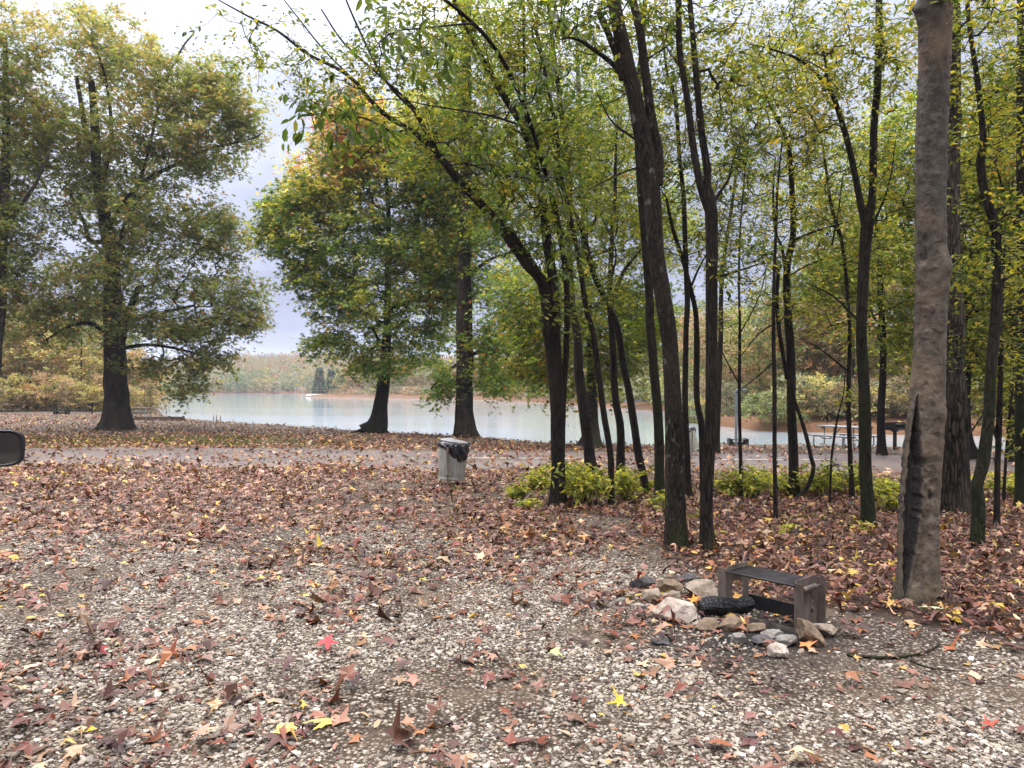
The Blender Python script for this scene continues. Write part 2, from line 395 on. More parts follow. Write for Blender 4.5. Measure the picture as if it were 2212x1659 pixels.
if HAZE:
    hz = MB().box((0, 1600, 60), (7000, 3300 + 1700, 124 + 2)).build('haze', None)
    hz.data.materials.clear()
    t = NT('haze_air'); pv = t.n('ShaderNodeVolumePrincipled'); pv.inputs['Density'].default_value = HAZE; pv.inputs['Color'].default_value = (.82, .88, 1, 1)
    o = t.n('ShaderNodeOutputMaterial'); t.l(pv.outputs[0], o.inputs['Volume']); hz.data.materials.append(t.m); kind(hz, 'stuff')
# ------------------------------------------------------------------ leaves and branches
def basis(d):
    d = d / np.linalg.norm(d, axis=1, keepdims=True)
    up = np.where(np.abs(d[:, 2:3]) > .95, np.array([[1., 0, 0]]), np.array([[0., 0, 1]]))
    a = np.cross(up, d); a /= np.linalg.norm(a, axis=1, keepdims=True); b = np.cross(d, a)
    return d, a, b
OV = np.array([(0, 0, 0), (.3, .23, .05), (.68, .2, .04), (1, 0, -.06), (.68, -.2, .04), (.3, -.23, .05)], float)
OVF = [np.array([(0, 3, 2, 1), (0, 5, 4, 3)])]
QD = np.array([(0, 0, 0), (.45, .33, .05), (1, 0, -.05), (.45, -.33, .05)], float); QDF = [np.array([(0, 3, 2, 1)])]
def _star(k, inner, L):
    v = [(.0, 0, 0)]
    a0 = np.linspace(-2.2, 2.2, 2 * k - 1)
    for i, a in enumerate(a0):
        r = (L[i // 2] if i % 2 == 0 else inner)
        v.append((.12 + r * math.cos(a), r * math.sin(a), .0 if i % 2 else -.03))
    f = [(0, i + 1, i) for i in range(1, 2 * k - 1)]
    v = np.array(v, float); v[:, 0] += .35; v /= 1.35
    return v, [np.array(f)]
ST, STF = _star(5, .33, [.62, .85, 1., .85, .62])
MP, MPF = _star(5, .42, [.6, .9, 1., .9, .6])
SHAPES = dict(oval=(OV, OVF), quad=(QD, QDF), star=(ST, STF), maple=(MP, MPF))
def leafmesh(name, pos, d, size, shape, pal, pw=None, rs=RS, roll=1.0, curl=None, cj=.18, colfn=None, coh=0.):
    n = len(pos); T0, TF = SHAPES[shape]; m = len(T0)
    d, a, b = basis(d)
    th = rs.normal(0, roll, n)[:, None]; a2 = a * np.cos(th) + b * np.sin(th); b2 = -a * np.sin(th) + b * np.cos(th)
    s = np.asarray(size).reshape(-1, 1) * np.ones((n, 1))
    L = np.repeat(T0[None], n, 0).copy()
    if curl is not None:
        c1, c2, c3 = (rs.normal(0, q, (n, 1)) for q in curl)
        L[:, :, :2] *= 1 + rs.normal(0, .13 if shape in ('star', 'maple') else .06, (n, m, 1)); L[:, :, 1] *= rs.uniform(.6, 1.1, (n, 1))
        L[:, :, 2] += c1 * (L[:, :, 0] - .5) ** 2 + c2 * L[:, :, 1] ** 2 * 2 + c3 * L[:, :, 0] * L[:, :, 1] * 2 + rs.normal(0, curl[0] * .1, (n, m))
    V = pos[:, None, :] + (L[:, :, 0:1] * d[:, None] + L[:, :, 1:2] * a2[:, None] + L[:, :, 2:3] * b2[:, None]) * s[:, None]
    pal = np.array(pal, float)
    if colfn is not None: ci = colfn(pos)
    elif coh:
        pp = np.ones(len(pal)) if pw is None else np.array(pw, float); cdf = np.cumsum(pp / pp.sum())
        q_ = np.clip(.5 + .62 * vnoise(pos * coh + len(pal)), 0, 1); q_ = np.where(rs.rand(n) < .5, q_, rs.rand(n)); ci = np.minimum(np.searchsorted(cdf, q_), len(pal) - 1)
    else: ci = rs.choice(len(pal), n, p=None if pw is None else np.array(pw, float) / np.sum(pw))
    c = pal[ci] * np.exp(rs.normal(0, cj, (n, 1))) * np.exp(rs.normal(0, cj * .35, (n, 3)))
    Cc = np.repeat(c[:, None], m, 1) * (1 + rs.normal(0, .06, (n, m, 1)))
    if shape == 'oval': Cc[:, [0, 3]] *= 1.08
    Fs = [(f[None] + (np.arange(n) * m)[:, None, None]).reshape(-1, f.shape[1]) for f in TF]
    return V, Fs, np.clip(Cc.reshape(-1, 3), 0, 1)
def leafobj(name, parts, mat, parent=None, off=None, **k):
    Vs = []; FF = {}; Cs = []; o = 0
    for V, Fs, c in parts:
        V = V.reshape(-1, 3); Vs.append(V); Cs.append(c)
        for f in Fs: FF.setdefault(f.shape[1], []).append(f + o)
        o += len(V)
    V = np.vstack(Vs)
    if off is not None: V = V - np.array(off)
    me = npmesh(name, V, [np.vstack(q) for q in FF.values()], False, np.vstack(Cs))
    return link(name, me, mat, parent)
def tubes(Pn, Rn, sides):
    "Pn (M,K,3) Rn (M,K) -> V,F"
    Mn, K, _ = Pn.shape
    t = np.empty_like(Pn); t[:, 1:-1] = Pn[:, 2:] - Pn[:, :-2]; t[:, 0] = Pn[:, 1] - Pn[:, 0]; t[:, -1] = Pn[:, -1] - Pn[:, -2]
    t /= np.linalg.norm(t, axis=2, keepdims=True) + 1e-9
    mean = t.mean(1); ref = np.where(np.abs(mean[:, 1:2]) < .8, np.array([[0, 1., 0]]), np.array([[1., 0, .1]]))
    a = np.cross(t, ref[:, None]); a /= np.linalg.norm(a, axis=2, keepdims=True) + 1e-9; b = np.cross(t, a)
    q = np.arange(sides) * 2 * pi / sides
    V = Pn[:, :, None] + (a[:, :, None] * np.cos(q)[None, None, :, None] + b[:, :, None] * np.sin(q)[None, None, :, None]) * Rn[:, :, None, None]
    idx = np.arange(Mn * K * sides).reshape(Mn, K, sides)
    f = np.stack([idx[:, :-1], np.roll(idx[:, :-1], -1, 2), np.roll(idx[:, 1:], -1, 2), idx[:, 1:]], -1).reshape(-1, 4)
    return V.reshape(-1, 3), f
def catmull(pts, step):
    pts = np.asarray(pts, float)
    if len(pts) < 3:
        n = max(2, int(np.linalg.norm(pts[-1, :3] - pts[0, :3]) / step)); s = np.linspace(0, 1, n + 1)[:, None]; return pts[0] * (1 - s) + pts[-1] * s
    P4 = np.vstack([2 * pts[0] - pts[1], pts, 2 * pts[-1] - pts[-2]]); out = []
    for i in range(1, len(P4) - 2):
        p0, p1, p2, p3 = P4[i - 1], P4[i], P4[i + 1], P4[i + 2]
        n = max(1, int(np.linalg.norm(p2[:3] - p1[:3]) / step)); s = np.linspace(0, 1, n, endpoint=False)[:, None]
        out.append(.5 * ((2 * p1) + (-p0 + p2) * s + (2 * p0 - 5 * p1 + 4 * p2 - p3) * s * s + (-p0 + 3 * p1 - 3 * p2 + p3) * s ** 3))
    return np.vstack(out + [pts[-1:]])
def limb_tube(pr, sides, amp=.06, freq=3.0, flare=0., seed=0., lobes=5, cap=True, fine=14, ridge=0.):
    "pr (n,4): x,y,z,r ; bark-noised tube"
    p = pr[:, :3]; r = pr[:, 3]; n = len(p)
    t = np.gradient(p, axis=0); t /= np.linalg.norm(t, axis=1, keepdims=True) + 1e-9
    ref = np.array([0, 1., 0]) if abs(t[:, 1].mean()) < .75 else np.array([0, 0, 1.])
    a = np.cross(t, ref); a /= np.linalg.norm(a, axis=1, keepdims=True) + 1e-9; b = np.cross(t, a)
    q = np.arange(sides) * 2 * pi / sides
    arc = np.concatenate([[0], np.cumsum(np.linalg.norm(np.diff(p, axis=0), axis=1))])
    rr = np.repeat(r[:, None], sides, 1)
    if flare:
        R0 = r[0]; hh = arc / (R0 * 2.2 + .05)
        rr = rr * (1 + flare * np.exp(-hh * 1.6)[:, None] * (.55 + .45 * np.cos(lobes * q + seed))[None])
    ct, stn = np.cos(q), np.sin(q)
    npx = np.stack([np.repeat(ct[None], n, 0) * freq * .6 + seed, np.repeat(stn[None], n, 0) * freq * .6, np.repeat(arc[:, None], sides, 1) / max(r[0], .02) * .22], -1)
    nz = fbm(npx, 2) * amp
    npf = np.stack([np.repeat(ct[None], n, 0) * fine * .5, np.repeat(stn[None], n, 0) * fine * .5, np.repeat(arc[:, None], sides, 1) / max(r[0], .02) * .8], -1)
    nz = nz + fbm(npf, 2) * amp * .4
    if ridge:
        per = 1.0 / max(r[0], .04)
        rq = np.stack([np.repeat(ct[None], n, 0) * 4.2 + seed, np.repeat(stn[None], n, 0) * 4.2, np.repeat(arc[:, None], sides, 1) * per * .42], -1)
        nz = nz + ridge * (1 - 2.2 * np.abs(vnoise(rq)) - .8 * np.abs(vnoise(rq * 2.1 + 9)))
    rr = rr * (1 + nz)
    V = p[:, None] + (a[:, None] * ct[None, :, None] + b[:, None] * stn[None, :, None]) * rr[..., None]
    idx = np.arange(n * sides).reshape(n, sides)
    f = np.stack([idx[:-1], np.roll(idx[:-1], -1, 1), np.roll(idx[1:], -1, 1), idx[1:]], -1).reshape(-1, 4)
    V = V.reshape(-1, 3)
    fs = [f]
    if cap:
        V = np.vstack([V, p[-1:] + t[-1:] * r[-1] * .5]); k = len(V) - 1; L = (n - 1) * sides
        fs.append(np.array([(L + i, L + (i + 1) % sides, k) for i in range(sides)]))
    return V, fs
def merge(parts):
    Vs = []; FF = {}; o = 0
    for V, Fs in parts:
        Vs.append(V)
        for f in (Fs if isinstance(Fs, list) else [Fs]): FF.setdefault(f.shape[1], []).append(f + o)
        o += len(V)
    return np.vstack(Vs), [np.vstack(q) for q in FF.values()]
def grow(nodes, nrad, att, rs, K=4, tip=.004, pexp=.42, rmax=.5, up=.5, wig=.08, ntip=1):
    "grow branches from skeleton nodes to attractors; returns list of chains (M,K,3),(M,K)"
    N0 = len(nodes); cap_ = N0 + len(att) * (K - 1)
    pts = np.zeros((cap_, 3)); pts[:N0] = nodes; par = np.full(cap_, -1); n = N0
    dmin = np.array([np.min(np.sum((nodes - a) ** 2, 1)) for a in att]); order = np.argsort(dmin)
    chains = []; starts = []
    for ai in order:
        a = att[ai]; dd = a - pts[:n]; h = np.hypot(dd[:, 0], dd[:, 1]); cost = np.sqrt(h ** 2 + dd[:, 2] ** 2) + up * np.maximum(0, .25 * h - dd[:, 2])
        j = int(np.argmin(cost)); p0 = pts[j]; L = np.linalg.norm(a - p0)
        s = np.linspace(0, 1, K)[:, None]
        line = p0 * (1 - s) + a * s
        arch = rs.normal(0, wig, 3) * L + np.array([0, 0, -.10 * L * (1 if up > 0 else -1)])
        line = line + np.sin(s * pi) * arch * .9
        line[1:-1] += rs.normal(0, wig * .35 * L, (K - 2, 3))
        pts[n:n + K - 1] = line[1:]; par[n] = j; par[n + 1:n + K - 1] = np.arange(n, n + K - 2)
        chains.append(line); starts.append(n); n += K - 1
    w = np.zeros(n); st = np.array(starts); w[st + K - 2] = ntip
    for i in range(n - 1, N0 - 1, -1):
        if par[i] >= 0: w[par[i]] += w[i]
    r = tip * np.maximum(w, 1) ** pexp
    nr = np.concatenate([nrad, r[N0:n]])
    CH = np.array(chains); RR = np.zeros((len(chains), K))
    for k, s_ in enumerate(starts):
        RR[k, 1:] = r[s_:s_ + K - 1]; j = par[s_]
        RR[k, 0] = min(r[s_] * 1.15, nr[j] if j >= N0 else nr[j] * .8)
    RR = np.minimum(RR, rmax)
    # taper along the trunk limits
    return CH, RR
def unit(v): return v / (np.linalg.norm(v, axis=-1, keepdims=True) + 1e-9)
def crown_leaves(CH, RR, rs, ntw, twl, nl, lsz, shape, pal, pw, droop=.35, twigs=True, colfn=None, spread=.7, jit=0.3, offtip=True, roll=.5, vert=.0):
    "leaves on short twigs around the last two segments of each branch"
    Mn = len(CH); tips = CH[:, -1]; prev = CH[:, -2]
    base = np.repeat(tips, ntw, 0); pv = np.repeat(prev, ntw, 0); s = rs.rand(len(base), 1) ** .6
    st = pv * (1 - s) + base * s; d0 = unit(base - pv)
    d = unit(d0 * .7 + rs.normal(0, spread, st.shape) * np.array([1, 1, .6]) + np.array([0, 0, .1 - droop * .2]))
    L = twl * (.5 + rs.rand(len(st), 1) * .9)
    mid = st + d * L * .5; end = st + d * L + np.array([0, 0, -1]) * L * droop * .5
    tw = np.stack([st, mid, end], 1); trr = np.repeat(np.array([[.9, .6, .35]]) * RR.min(), len(tw), 0)
    # leaves
    u = (np.arange(nl) + .5) / nl
    pos = (st[:, None] * ((1 - u) ** 2)[None, :, None] + 2 * mid[:, None] * (u * (1 - u))[None, :, None] + end[:, None] * (u ** 2)[None, :, None])
    side = np.where(np.arange(nl) % 2 == 0, 1., -1.)
    a = unit(np.cross(d, np.array([0, 0, 1.]) + rs.normal(0, .25, d.shape)))
    ld = d[:, None] * .55 + a[:, None] * side[None, :, None] * .9 + rs.normal(0, jit, pos.shape) + np.array([0, 0, -droop])
    pos = pos + rs.normal(0, twl * .10, pos.shape)
    pos = pos.reshape(-1, 3); ld = ld.reshape(-1, 3)
    keep = rs.rand(len(pos)) > .08; pos = pos[keep]; ld = ld[keep]
    sz = lsz * (.65 + .6 * rs.rand(len(pos)))
    return (tw, trr) if twigs else None, leafmesh('l', pos, ld, sz, shape, pal, pw, rs, roll, (.12, .12, .08) if shape != 'quad' else None, .14, colfn, 1.6 if lsz < .15 else .8)
# colours (linear)
G1 = (.042, .068, .014); G2 = (.078, .106, .018); G3 = (.033, .052, .014); YG = (.22, .205, .03); YE = (.42, .32, .05); OR = (.40, .17, .04); BR = (.20, .095, .04); RE = (.28, .06, .045); LG = (.135, .155, .025); TAN = (.3, .22, .12); GG = (.10, .13, .07)
def pxpath(pts, y, ydef=True):
    out = []
    for q in pts:
        yy = q[3] if len(q) > 3 else y
        p = P(q[0], q[1], yy); out.append((*p, q[2] / 2 / F * yy))
    return np.array(out)
TREES = {}
def mktree(name, label, path, limbs=(), blobs=(), y=None, bark='dark_bark', leaf='oval', lsz=.075, pal=(G1, G2, YG, LG), pw=(3, 3, 2, 3), ntw=3, twl=.35, nl=7,
           sides=14, flare=.5, cat='tree', group=None, seed=1, dy=1.2, tip=.0035, minnode=.35, droop=.35, up=.5, step=None, colfn=None, leafmat='leaf', ext=0, amp=.07, wig=.08, twigs=True, ridge=0., trunkfn=None, twig_mat=None, lobes=5, spread=.7, dn=1.0, pexp=.42):
    rs = np.random.RandomState(seed)
    if y is None: y = GP(path[0][0], path[0][1]).y
    pr = pxpath(path, y); base = pr[0, :3].copy(); gzz = gz(base[0], base[1])
    base[2] = gzz
    pr[0, 2] = gzz - .06 if abs(pr[0, 2] - gzz) < 1.5 else pr[0, 2]
    st = step or max(.05, y * .006)
    prs = catmull(pr, st); prs[:, 3] = np.maximum(prs[:, 3], .003)
    prs[:, 0] += vnoise(np.stack([prs[:, 2] * 1.5, np.full(len(prs), seed * 3.7), np.zeros(len(prs))], -1)) * .10 * prs[:, 3]
    root = thing(name, label, cat, tuple(base), group=group)
    parts = []
    tm = trunkfn(prs, base, root) if trunkfn else limb_tube(prs, sides, amp, 3, flare, seed * 1.3, lobes, True, 14, ridge)
    if tm is not None: parts.append(tm)
    skel = [prs]
    for lb in limbs:
        q = catmull(pxpath(lb, y), st * 1.3); q[:, 3] = np.maximum(q[:, 3], .0025)
        jj = np.linalg.norm(prs[:, :3] - q[0, :3], axis=1); k = int(np.argmin(jj))
        parts.append(limb_tube(q, max(6, sides - 4), amp, 3, 0, seed + len(skel), 5)); skel.append(q)
    S = np.vstack([q[::max(1, int(.12 / st))] for q in skel])
    sel = S[:, 2] > base[2] + minnode * (S[:, 2].max() - base[2])
    S = S[sel] if sel.any() else S[-3:]
    att = []
    for bl in blobs:
        U_, V_, rU, rV, n = bl[:5]; n = int(n * dn + .5); yc = bl[5] if len(bl) > 5 else y; dd = bl[6] if len(bl) > 6 else max(dy, 0)
        r = unit(rs.normal(0, 1, (n, 3))) * rs.rand(n, 1) ** (.42)
        dd = min(dd, rU / F * yc * 1.3 + .2) if len(bl) <= 6 else dd
        for q in r:
            yy = yc + q[1] * dd; p = P(U_ + q[0] * rU, V_ + q[2] * rV, yc); p[1] = yy; att.append(p)
    if len(att):
        att = np.array(att)
        att[:, 2] = np.maximum(att[:, 2], gzz + .3)
        CH, RR = grow(S[:, :3], S[:, 3], att, rs, 5, tip, pexp, .5, up, wig)
        big = RR[:, 1] > tip * 3
        for msk, sd_ in ((big, 6), (~big, 4)):
            if msk.any(): parts.append(tubes(CH[msk], RR[msk], sd_))
        tw, lv = crown_leaves(CH, RR, rs, ntw, twl, nl, lsz, leaf, pal, pw, droop, twigs, colfn, spread)
        if twigs: parts.append(tubes(tw[0], tw[1] * .8, 3))
        leafobj('crown', [lv], M[leafmat], root, base)
        TREES[label] = len(lv[0])
    V_, Fs = merge(parts)
    link('trunk', npmesh('trunk', V_ - base, Fs, True), M[bark], root)
    return root, base
GRV = 'slender trees of the grove'
# ---- the pale tree with the burnt hollow
HOL = np.array([(850, 1984, .8), (880, 1982, 3.5), (905, 1980, 6), (933, 1980, 10), (981, 1979, 14.5), (1041, 1976, 18.5), (1085, 1974, 18.5), (1130, 1971, 18), (1154, 1968.5, 15), (1203, 1964, 12.5), (1246, 1959.5, 8), (1272, 1957, 4), (1290, 1956, .8)], float)
def hollow_trunk(prs, base, root):
    prs = catmull(prs[::6], .012)
    S = 260; V_, Fs = limb_tube(prs, S, .02, 3, .34, 2.0, 4, True, 10)
    n = len(prs)
    Uv = CX + V_[:, 0] / V_[:, 1] * F; Vv = HV + (CAMZ - V_[:, 2]) * F / V_[:, 1]
    cxy = np.repeat(prs[:, :3], S, 0); cxy = np.vstack([cxy, cxy[-1:]])
    front = V_[:, 1] < cxy[:, 1] + .02
    uc = np.interp(Vv, HOL[:, 0], HOL[:, 1]); hw = np.interp(Vv, HOL[:, 0], HOL[:, 2], 0, 0)
    uc = uc + 1.3 * vnoise(np.stack([Vv * .08, Vv * 0, Vv * 0 + 3], -1)); hw = hw * (1 + .15 * vnoise(np.stack([Vv * .12, Vv * 0, Vv * 0 + 8], -1)))
    e = (hw - np.abs(Uv - uc)); m = np.where(front & (hw > .5), e, -9)
    dep = sm((m + .4) / 4.0) * np.minimum(.13, .012 * hw)
    lip = np.exp(-((m + 2.0) / 1.6) ** 2) * .009 * (hw > .5) * front
    rad = unit(V_ - cxy)
    V2 = V_ + rad * lip[:, None]; V2[:, 1] += dep * 1.0
    # knots, flakes and burls
    rs = np.random.RandomState(5)
    nn = fbm(np.stack([V_[:, 0] * 22, V_[:, 1] * 22, V_[:, 2] * 34], -1), 3)
    V2 += rad * (np.maximum(0, nn - .4) * .012)[:, None]
    for (u, v, r, a) in ((2050, 575, 26, .035), (2040, 620, 22, .014), (2030, 893, 16, .022), (1992, 560, 9, -.03), (1998, 520, 8, -.02), (1996, 1000, 9, -.025), (2010, 1075, 7, -.025), (2013, 1045, 7, -.02), (2022, 985, 10, .014), (2005, 1130, 18, .010), (1988, 1290, 20, .02), (1985, 20, 14, .05), (1990, 45, 10, .02), (2000, 1095, 12, .01)):
        k = np.exp(-((Uv - u) ** 2 + (Vv - v) ** 2) / r ** 2) * front; V2 += rad * (k * a)[:, None]
    f = Fs[0]; msk = (m[f].min(1) > .9)
    burn = sm((m + .5) / 1.2) * (hw > .5) * front
    for (u, v, ru, rv) in ((1996, 1000, 4.5, 12), (2010, 1070, 4, 16), (1999, 540, 5, 16)):
        burn = np.maximum(burn, .8 * sm(1.6 - 1.3 * np.hypot((Uv - u - (Vv - v) * .15) / ru, (Vv - v) / rv)) * front)
    hi = f[msk]; used = np.unique(hi); re = -np.ones(len(V_), int); re[used] = np.arange(len(used))
    link('hollow', npmesh('hollow', V2[used] - base, [re[hi]], True), M['burnt_wood'], root)
    link('bark', npmesh('bark', V2 - base, [f[~msk], Fs[1]], True, attrs=dict(burn=burn)), M['pale_bark'], root)
    return None
def bk(name):
    t = NT(name); v = t.obj((13, 13, 15)); n1 = t.noise(v, 1, 6, .65); n2 = t.noise(t.obj((45, 45, 22)), 1, 5, .7)
    c = t.ramp(n1, [(.3, (.032, .025, .018)), (.5, (.085, .067, .049)), (.72, (.16, .132, .10))])
    sepz = t.n('ShaderNodeSeparateXYZ'); tc_ = t.n('ShaderNodeTexCoord'); t.l(tc_.outputs['Object'], sepz.inputs[0])
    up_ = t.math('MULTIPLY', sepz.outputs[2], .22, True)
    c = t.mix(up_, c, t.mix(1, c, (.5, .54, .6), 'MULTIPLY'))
    spot = t.ramp(t.noise(t.obj((16, 16, 30)), 1, 3), [(.34, 1.), (.41, 0.)]); c = t.mix(spot, c, (.03, .02, .015))
    dk = t.ramp(t.noise(t.obj((5, 5, 1.8)), 1, 3), [(.56, 0.), (.7, .6)]); c = t.mix(dk, c, (.045, .045, .035))
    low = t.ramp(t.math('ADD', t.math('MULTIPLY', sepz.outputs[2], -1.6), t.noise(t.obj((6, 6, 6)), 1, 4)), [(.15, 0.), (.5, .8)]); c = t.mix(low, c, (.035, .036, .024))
    warm = t.ramp(t.noise(t.obj((3, 3, 2)), 1, 3), [(.5, 0.), (.7, .35)]); c = t.mix(warm, c, (.26, .17, .10))
    h = t.math('ADD', n1, t.math('MULTIPLY', n2, .7))
    c = t.mix(t.attr('burn'), c, (.012, .010, .009))
    return t.out(t.princ(c, .8, 0, t.bump(h, .9, .012), .2))
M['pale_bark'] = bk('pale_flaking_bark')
M['burnt_wood'] = m_plain('burnt_wood', (.006, .005, .005), (.045, .04, .035), 5, .75, bump=.8, bd=.02, stretch=(14, 14, 1.6))
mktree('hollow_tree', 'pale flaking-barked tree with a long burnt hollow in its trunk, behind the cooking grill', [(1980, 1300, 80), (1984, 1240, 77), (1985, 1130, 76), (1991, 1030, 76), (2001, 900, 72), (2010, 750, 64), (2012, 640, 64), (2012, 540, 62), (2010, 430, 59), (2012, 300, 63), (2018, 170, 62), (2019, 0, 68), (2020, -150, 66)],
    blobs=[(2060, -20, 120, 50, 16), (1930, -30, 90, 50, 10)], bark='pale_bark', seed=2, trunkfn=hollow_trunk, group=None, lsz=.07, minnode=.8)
# ---- the grove
def G(label, path, limbs=(), blobs=(), **k):
    k.setdefault('group', GRV); k.setdefault('dn', 1.2); k.setdefault('nl', 8); return mktree(k.pop('kind', 'grove_tree'), label, path, limbs, blobs, **k)
G('thickest brown trunk in the middle of the grove, with a broken stub high up', [(1462, 1184, 54), (1461, 1150, 48), (1459, 1100, 43), (1457, 981, 40), (1452, 862, 35), (1444, 730, 34), (1430, 640, 35), (1418, 559, 36), (1410, 430, 37), (1400, 350, 40), (1382, 258, 35), (1363, 172, 32), (1343, 86, 30), (1326, 0, 28), (1300, -120, 28)],
  limbs=[[(1420, 400, 24), (1423, 330, 20), (1408, 258, 20), (1395, 163, 19), (1382, 64, 18), (1367, 0, 17), (1350, -100, 14)], [(1345, 172, 16), (1335, 130, 15), (1315, 75, 14), (1294, 28, 13), (1290, 25, 4)], [(1340, 158, 12), (1322, 137, 11), (1283, 107, 9), (1249, 86, 7), (1215, 80, 3)],
         [(1390, 358, 5), (1340, 375, 4), (1270, 410, 2)], [(1370, 300, 5), (1320, 260, 4), (1290, 200, 2)]],
  blobs=[(1270, 60, 90, 70, 28), (1400, 20, 90, 60, 22), (1480, 130, 40, 60, 8)], bark='brown_bark', seed=3, sides=90, amp=.04, flare=.2, ridge=.05, step=.03, lsz=.07)
G('dark tree just right of the thickest trunk, forking into two tall stems', [(1530, 1190, 40), (1527, 1150, 30), (1526, 1100, 27), (1530, 1000, 26), (1536, 892, 25), (1538, 773, 24), (1538, 688, 25), (1537, 560, 24), (1535, 451, 26), (1528, 400, 17), (1528, 365, 16), (1515, 279, 15), (1505, 172, 13), (1494, 43, 11), (1490, 0, 11), (1480, -110, 8)],
  limbs=[[(1533, 455, 22), (1515, 408, 16), (1498, 322, 15), (1485, 215, 14), (1468, 107, 13), (1466, 0, 13), (1462, -100, 11)], [(1540, 440, 9), (1552, 420, 7), (1575, 385, 5), (1582, 350, 3)], [(1545, 600, 7), (1580, 590, 5), (1640, 570, 3)]],
  blobs=[(1500, 40, 110, 60, 22), (1570, 180, 80, 70, 22), (1600, 320, 60, 60, 12), (1590, 560, 60, 40, 8)], bark='dark_bark', seed=4, sides=48, ridge=.045, flare=.45, lsz=.07)
BIGL = [(560, 90, 120, 80, 18), (700, 170, 110, 80, 30), (850, 150, 110, 90, 46), (950, 60, 120, 60, 40), (1000, 290, 120, 110, 64), (880, 320, 110, 50, 22), (1100, 420, 110, 90, 60), (1080, 120, 110, 110, 60), (1180, 300, 90, 110, 46), (1190, 520, 80, 90, 34), (1170, 680, 70, 60, 18)]
G('leaning dark tree at the left edge of the grove, its long limb reaching left', [(1202, 1094, 34), (1204, 1040, 28), (1205, 981, 27), (1203, 862, 29), (1197, 773, 33), (1192, 720, 36), (1186, 688, 28), (1172, 611, 25), (1137, 572, 20), (1098, 516, 19), (1053, 456, 18), (1001, 403, 16), (951, 341, 15), (902, 291, 12), (836, 251, 10), (796, 212, 9), (770, 179, 8), (730, 149, 7), (664, 116, 6), (598, 66, 5), (538, 36, 4), (472, 0, 2.5)],
  limbs=[[(1196, 740, 22), (1201, 688, 22), (1194, 600, 21), (1184, 537, 20), (1171, 430, 19), (1160, 374, 18), (1133, 279, 16), (1098, 224, 14), (1055, 150, 12), (1021, 86, 10), (981, 0, 9), (960, -60, 7)],
         [(1168, 610, 16), (1154, 576, 15), (1120, 525, 12), (1085, 480, 10), (1060, 462, 7)],
         [(951, 341, 9), (930, 300, 8), (912, 274, 7.5), (895, 241, 7), (852, 198, 6), (819, 152, 5.5), (789, 93, 5), (756, 20, 4), (740, -20, 3)],
         [(935, 324, 6), (900, 240, 5), (822, 165, 5), (743, 93, 4), (694, 20, 3)], [(770, 179, 4), (700, 108, 3.5), (645, 40, 3), (614, 0, 2.5)],
         [(882, 284, 6), (839, 281, 5), (786, 255, 4), (710, 250, 2)], [(839, 281, 4), (800, 320, 3), (760, 360, 1.6)],
         [(1148, 330, 7), (1135, 250, 6), (1133, 150, 6), (1131, 40, 6), (1131, -30, 5)]],
  blobs=BIGL, bark='dark_bark', seed=5, sides=48, ridge=.045, flare=.3, lsz=.085, dy=1.6, up=.3)
G('thin dark tree with large drooping green leaves, close beside the leaning left-hand one', [(1216, 1080, 16), (1214, 980, 14), (1216, 860, 14), (1224, 740, 13), (1222, 600, 13), (1205, 480, 12), (1180, 380, 11, 10.2), (1140, 250, 10, 9.6), (1080, 120, 9, 9), (1000, 30, 8, 8.4), (900, -40, 6, 7.8)],
  limbs=[[(1020, 50, 5, 8.5), (920, 60, 4, 8), (850, 70, 3, 7.6), (800, 110, 2, 7.4)], [(1180, 380, 7, 10.2), (1100, 380, 5, 9.3), (1000, 350, 3, 8.6)], [(1150, 280, 6, 9.8), (1060, 250, 5, 9), (940, 230, 3, 8)], [(940, 230, 3, 8), (820, 215, 2, 7.5), (700, 270, 1.6, 7.2)]],
  blobs=[(830, 40, 60, 30, 7, 7.6), (900, 90, 70, 40, 9, 7.8), (690, 265, 60, 30, 7, 7.2), (790, 285, 60, 30, 6, 7.4), (1000, 130, 80, 50, 9, 8), (1080, 330, 80, 70, 12, 8.6), (1150, 180, 60, 90, 14, 8.8), (1200, 380, 60, 90, 14, 9.2), (1180, 60, 70, 60, 12, 8.6), (740, 225, 60, 20, 5, 7.3), (660, 200, 30, 15, 2, 7.2), (1090, 460, 60, 40, 6, 9), (1200, 540, 50, 60, 7, 9.6)],
  y=11.4, bark='dark_bark', seed=6, lsz=.125, pal=(G1, G2, G3, LG), pw=(4, 3, 2, 1), ntw=2, twl=.28, nl=5, dn=1.0, droop=.9, tip=.003, kind='grove_tree')
G('dark trunk in front of the grey lakeside tree with a flared base', [(1275, 1028, 30), (1273, 990, 25), (1266, 921, 24), (1251, 802, 21), (1245, 713, 18), (1236, 666, 15), (1231, 559, 14), (1231, 430, 12), (1223, 322, 11), (1214, 258, 10), (1204, 172, 9), (1190, 60, 8), (1180, -40, 7)],
  blobs=[(1190, 150, 110, 150, 110), (1240, 420, 110, 100, 70), (1150, 500, 90, 90, 30), (1100, 60, 100, 70, 40)], seed=7, dy=1.8)
G('thin dark tree curving up to the left, right of the grey flared lakeside trunk', [(1321, 1094, 18), (1320, 1050, 14), (1318, 981, 14), (1304, 892, 13.5), (1292, 802, 13), (1280, 713, 12), (1266, 666, 11), (1249, 550, 11), (1227, 451, 10), (1214, 387, 9), (1201, 279, 8), (1180, 172, 7.5), (1163, 86, 7), (1146, 26, 6), (1130, -50, 5)],
  blobs=[(1160, 90, 120, 120, 50), (1230, 330, 100, 110, 46), (1290, 600, 70, 80, 18)], seed=8)
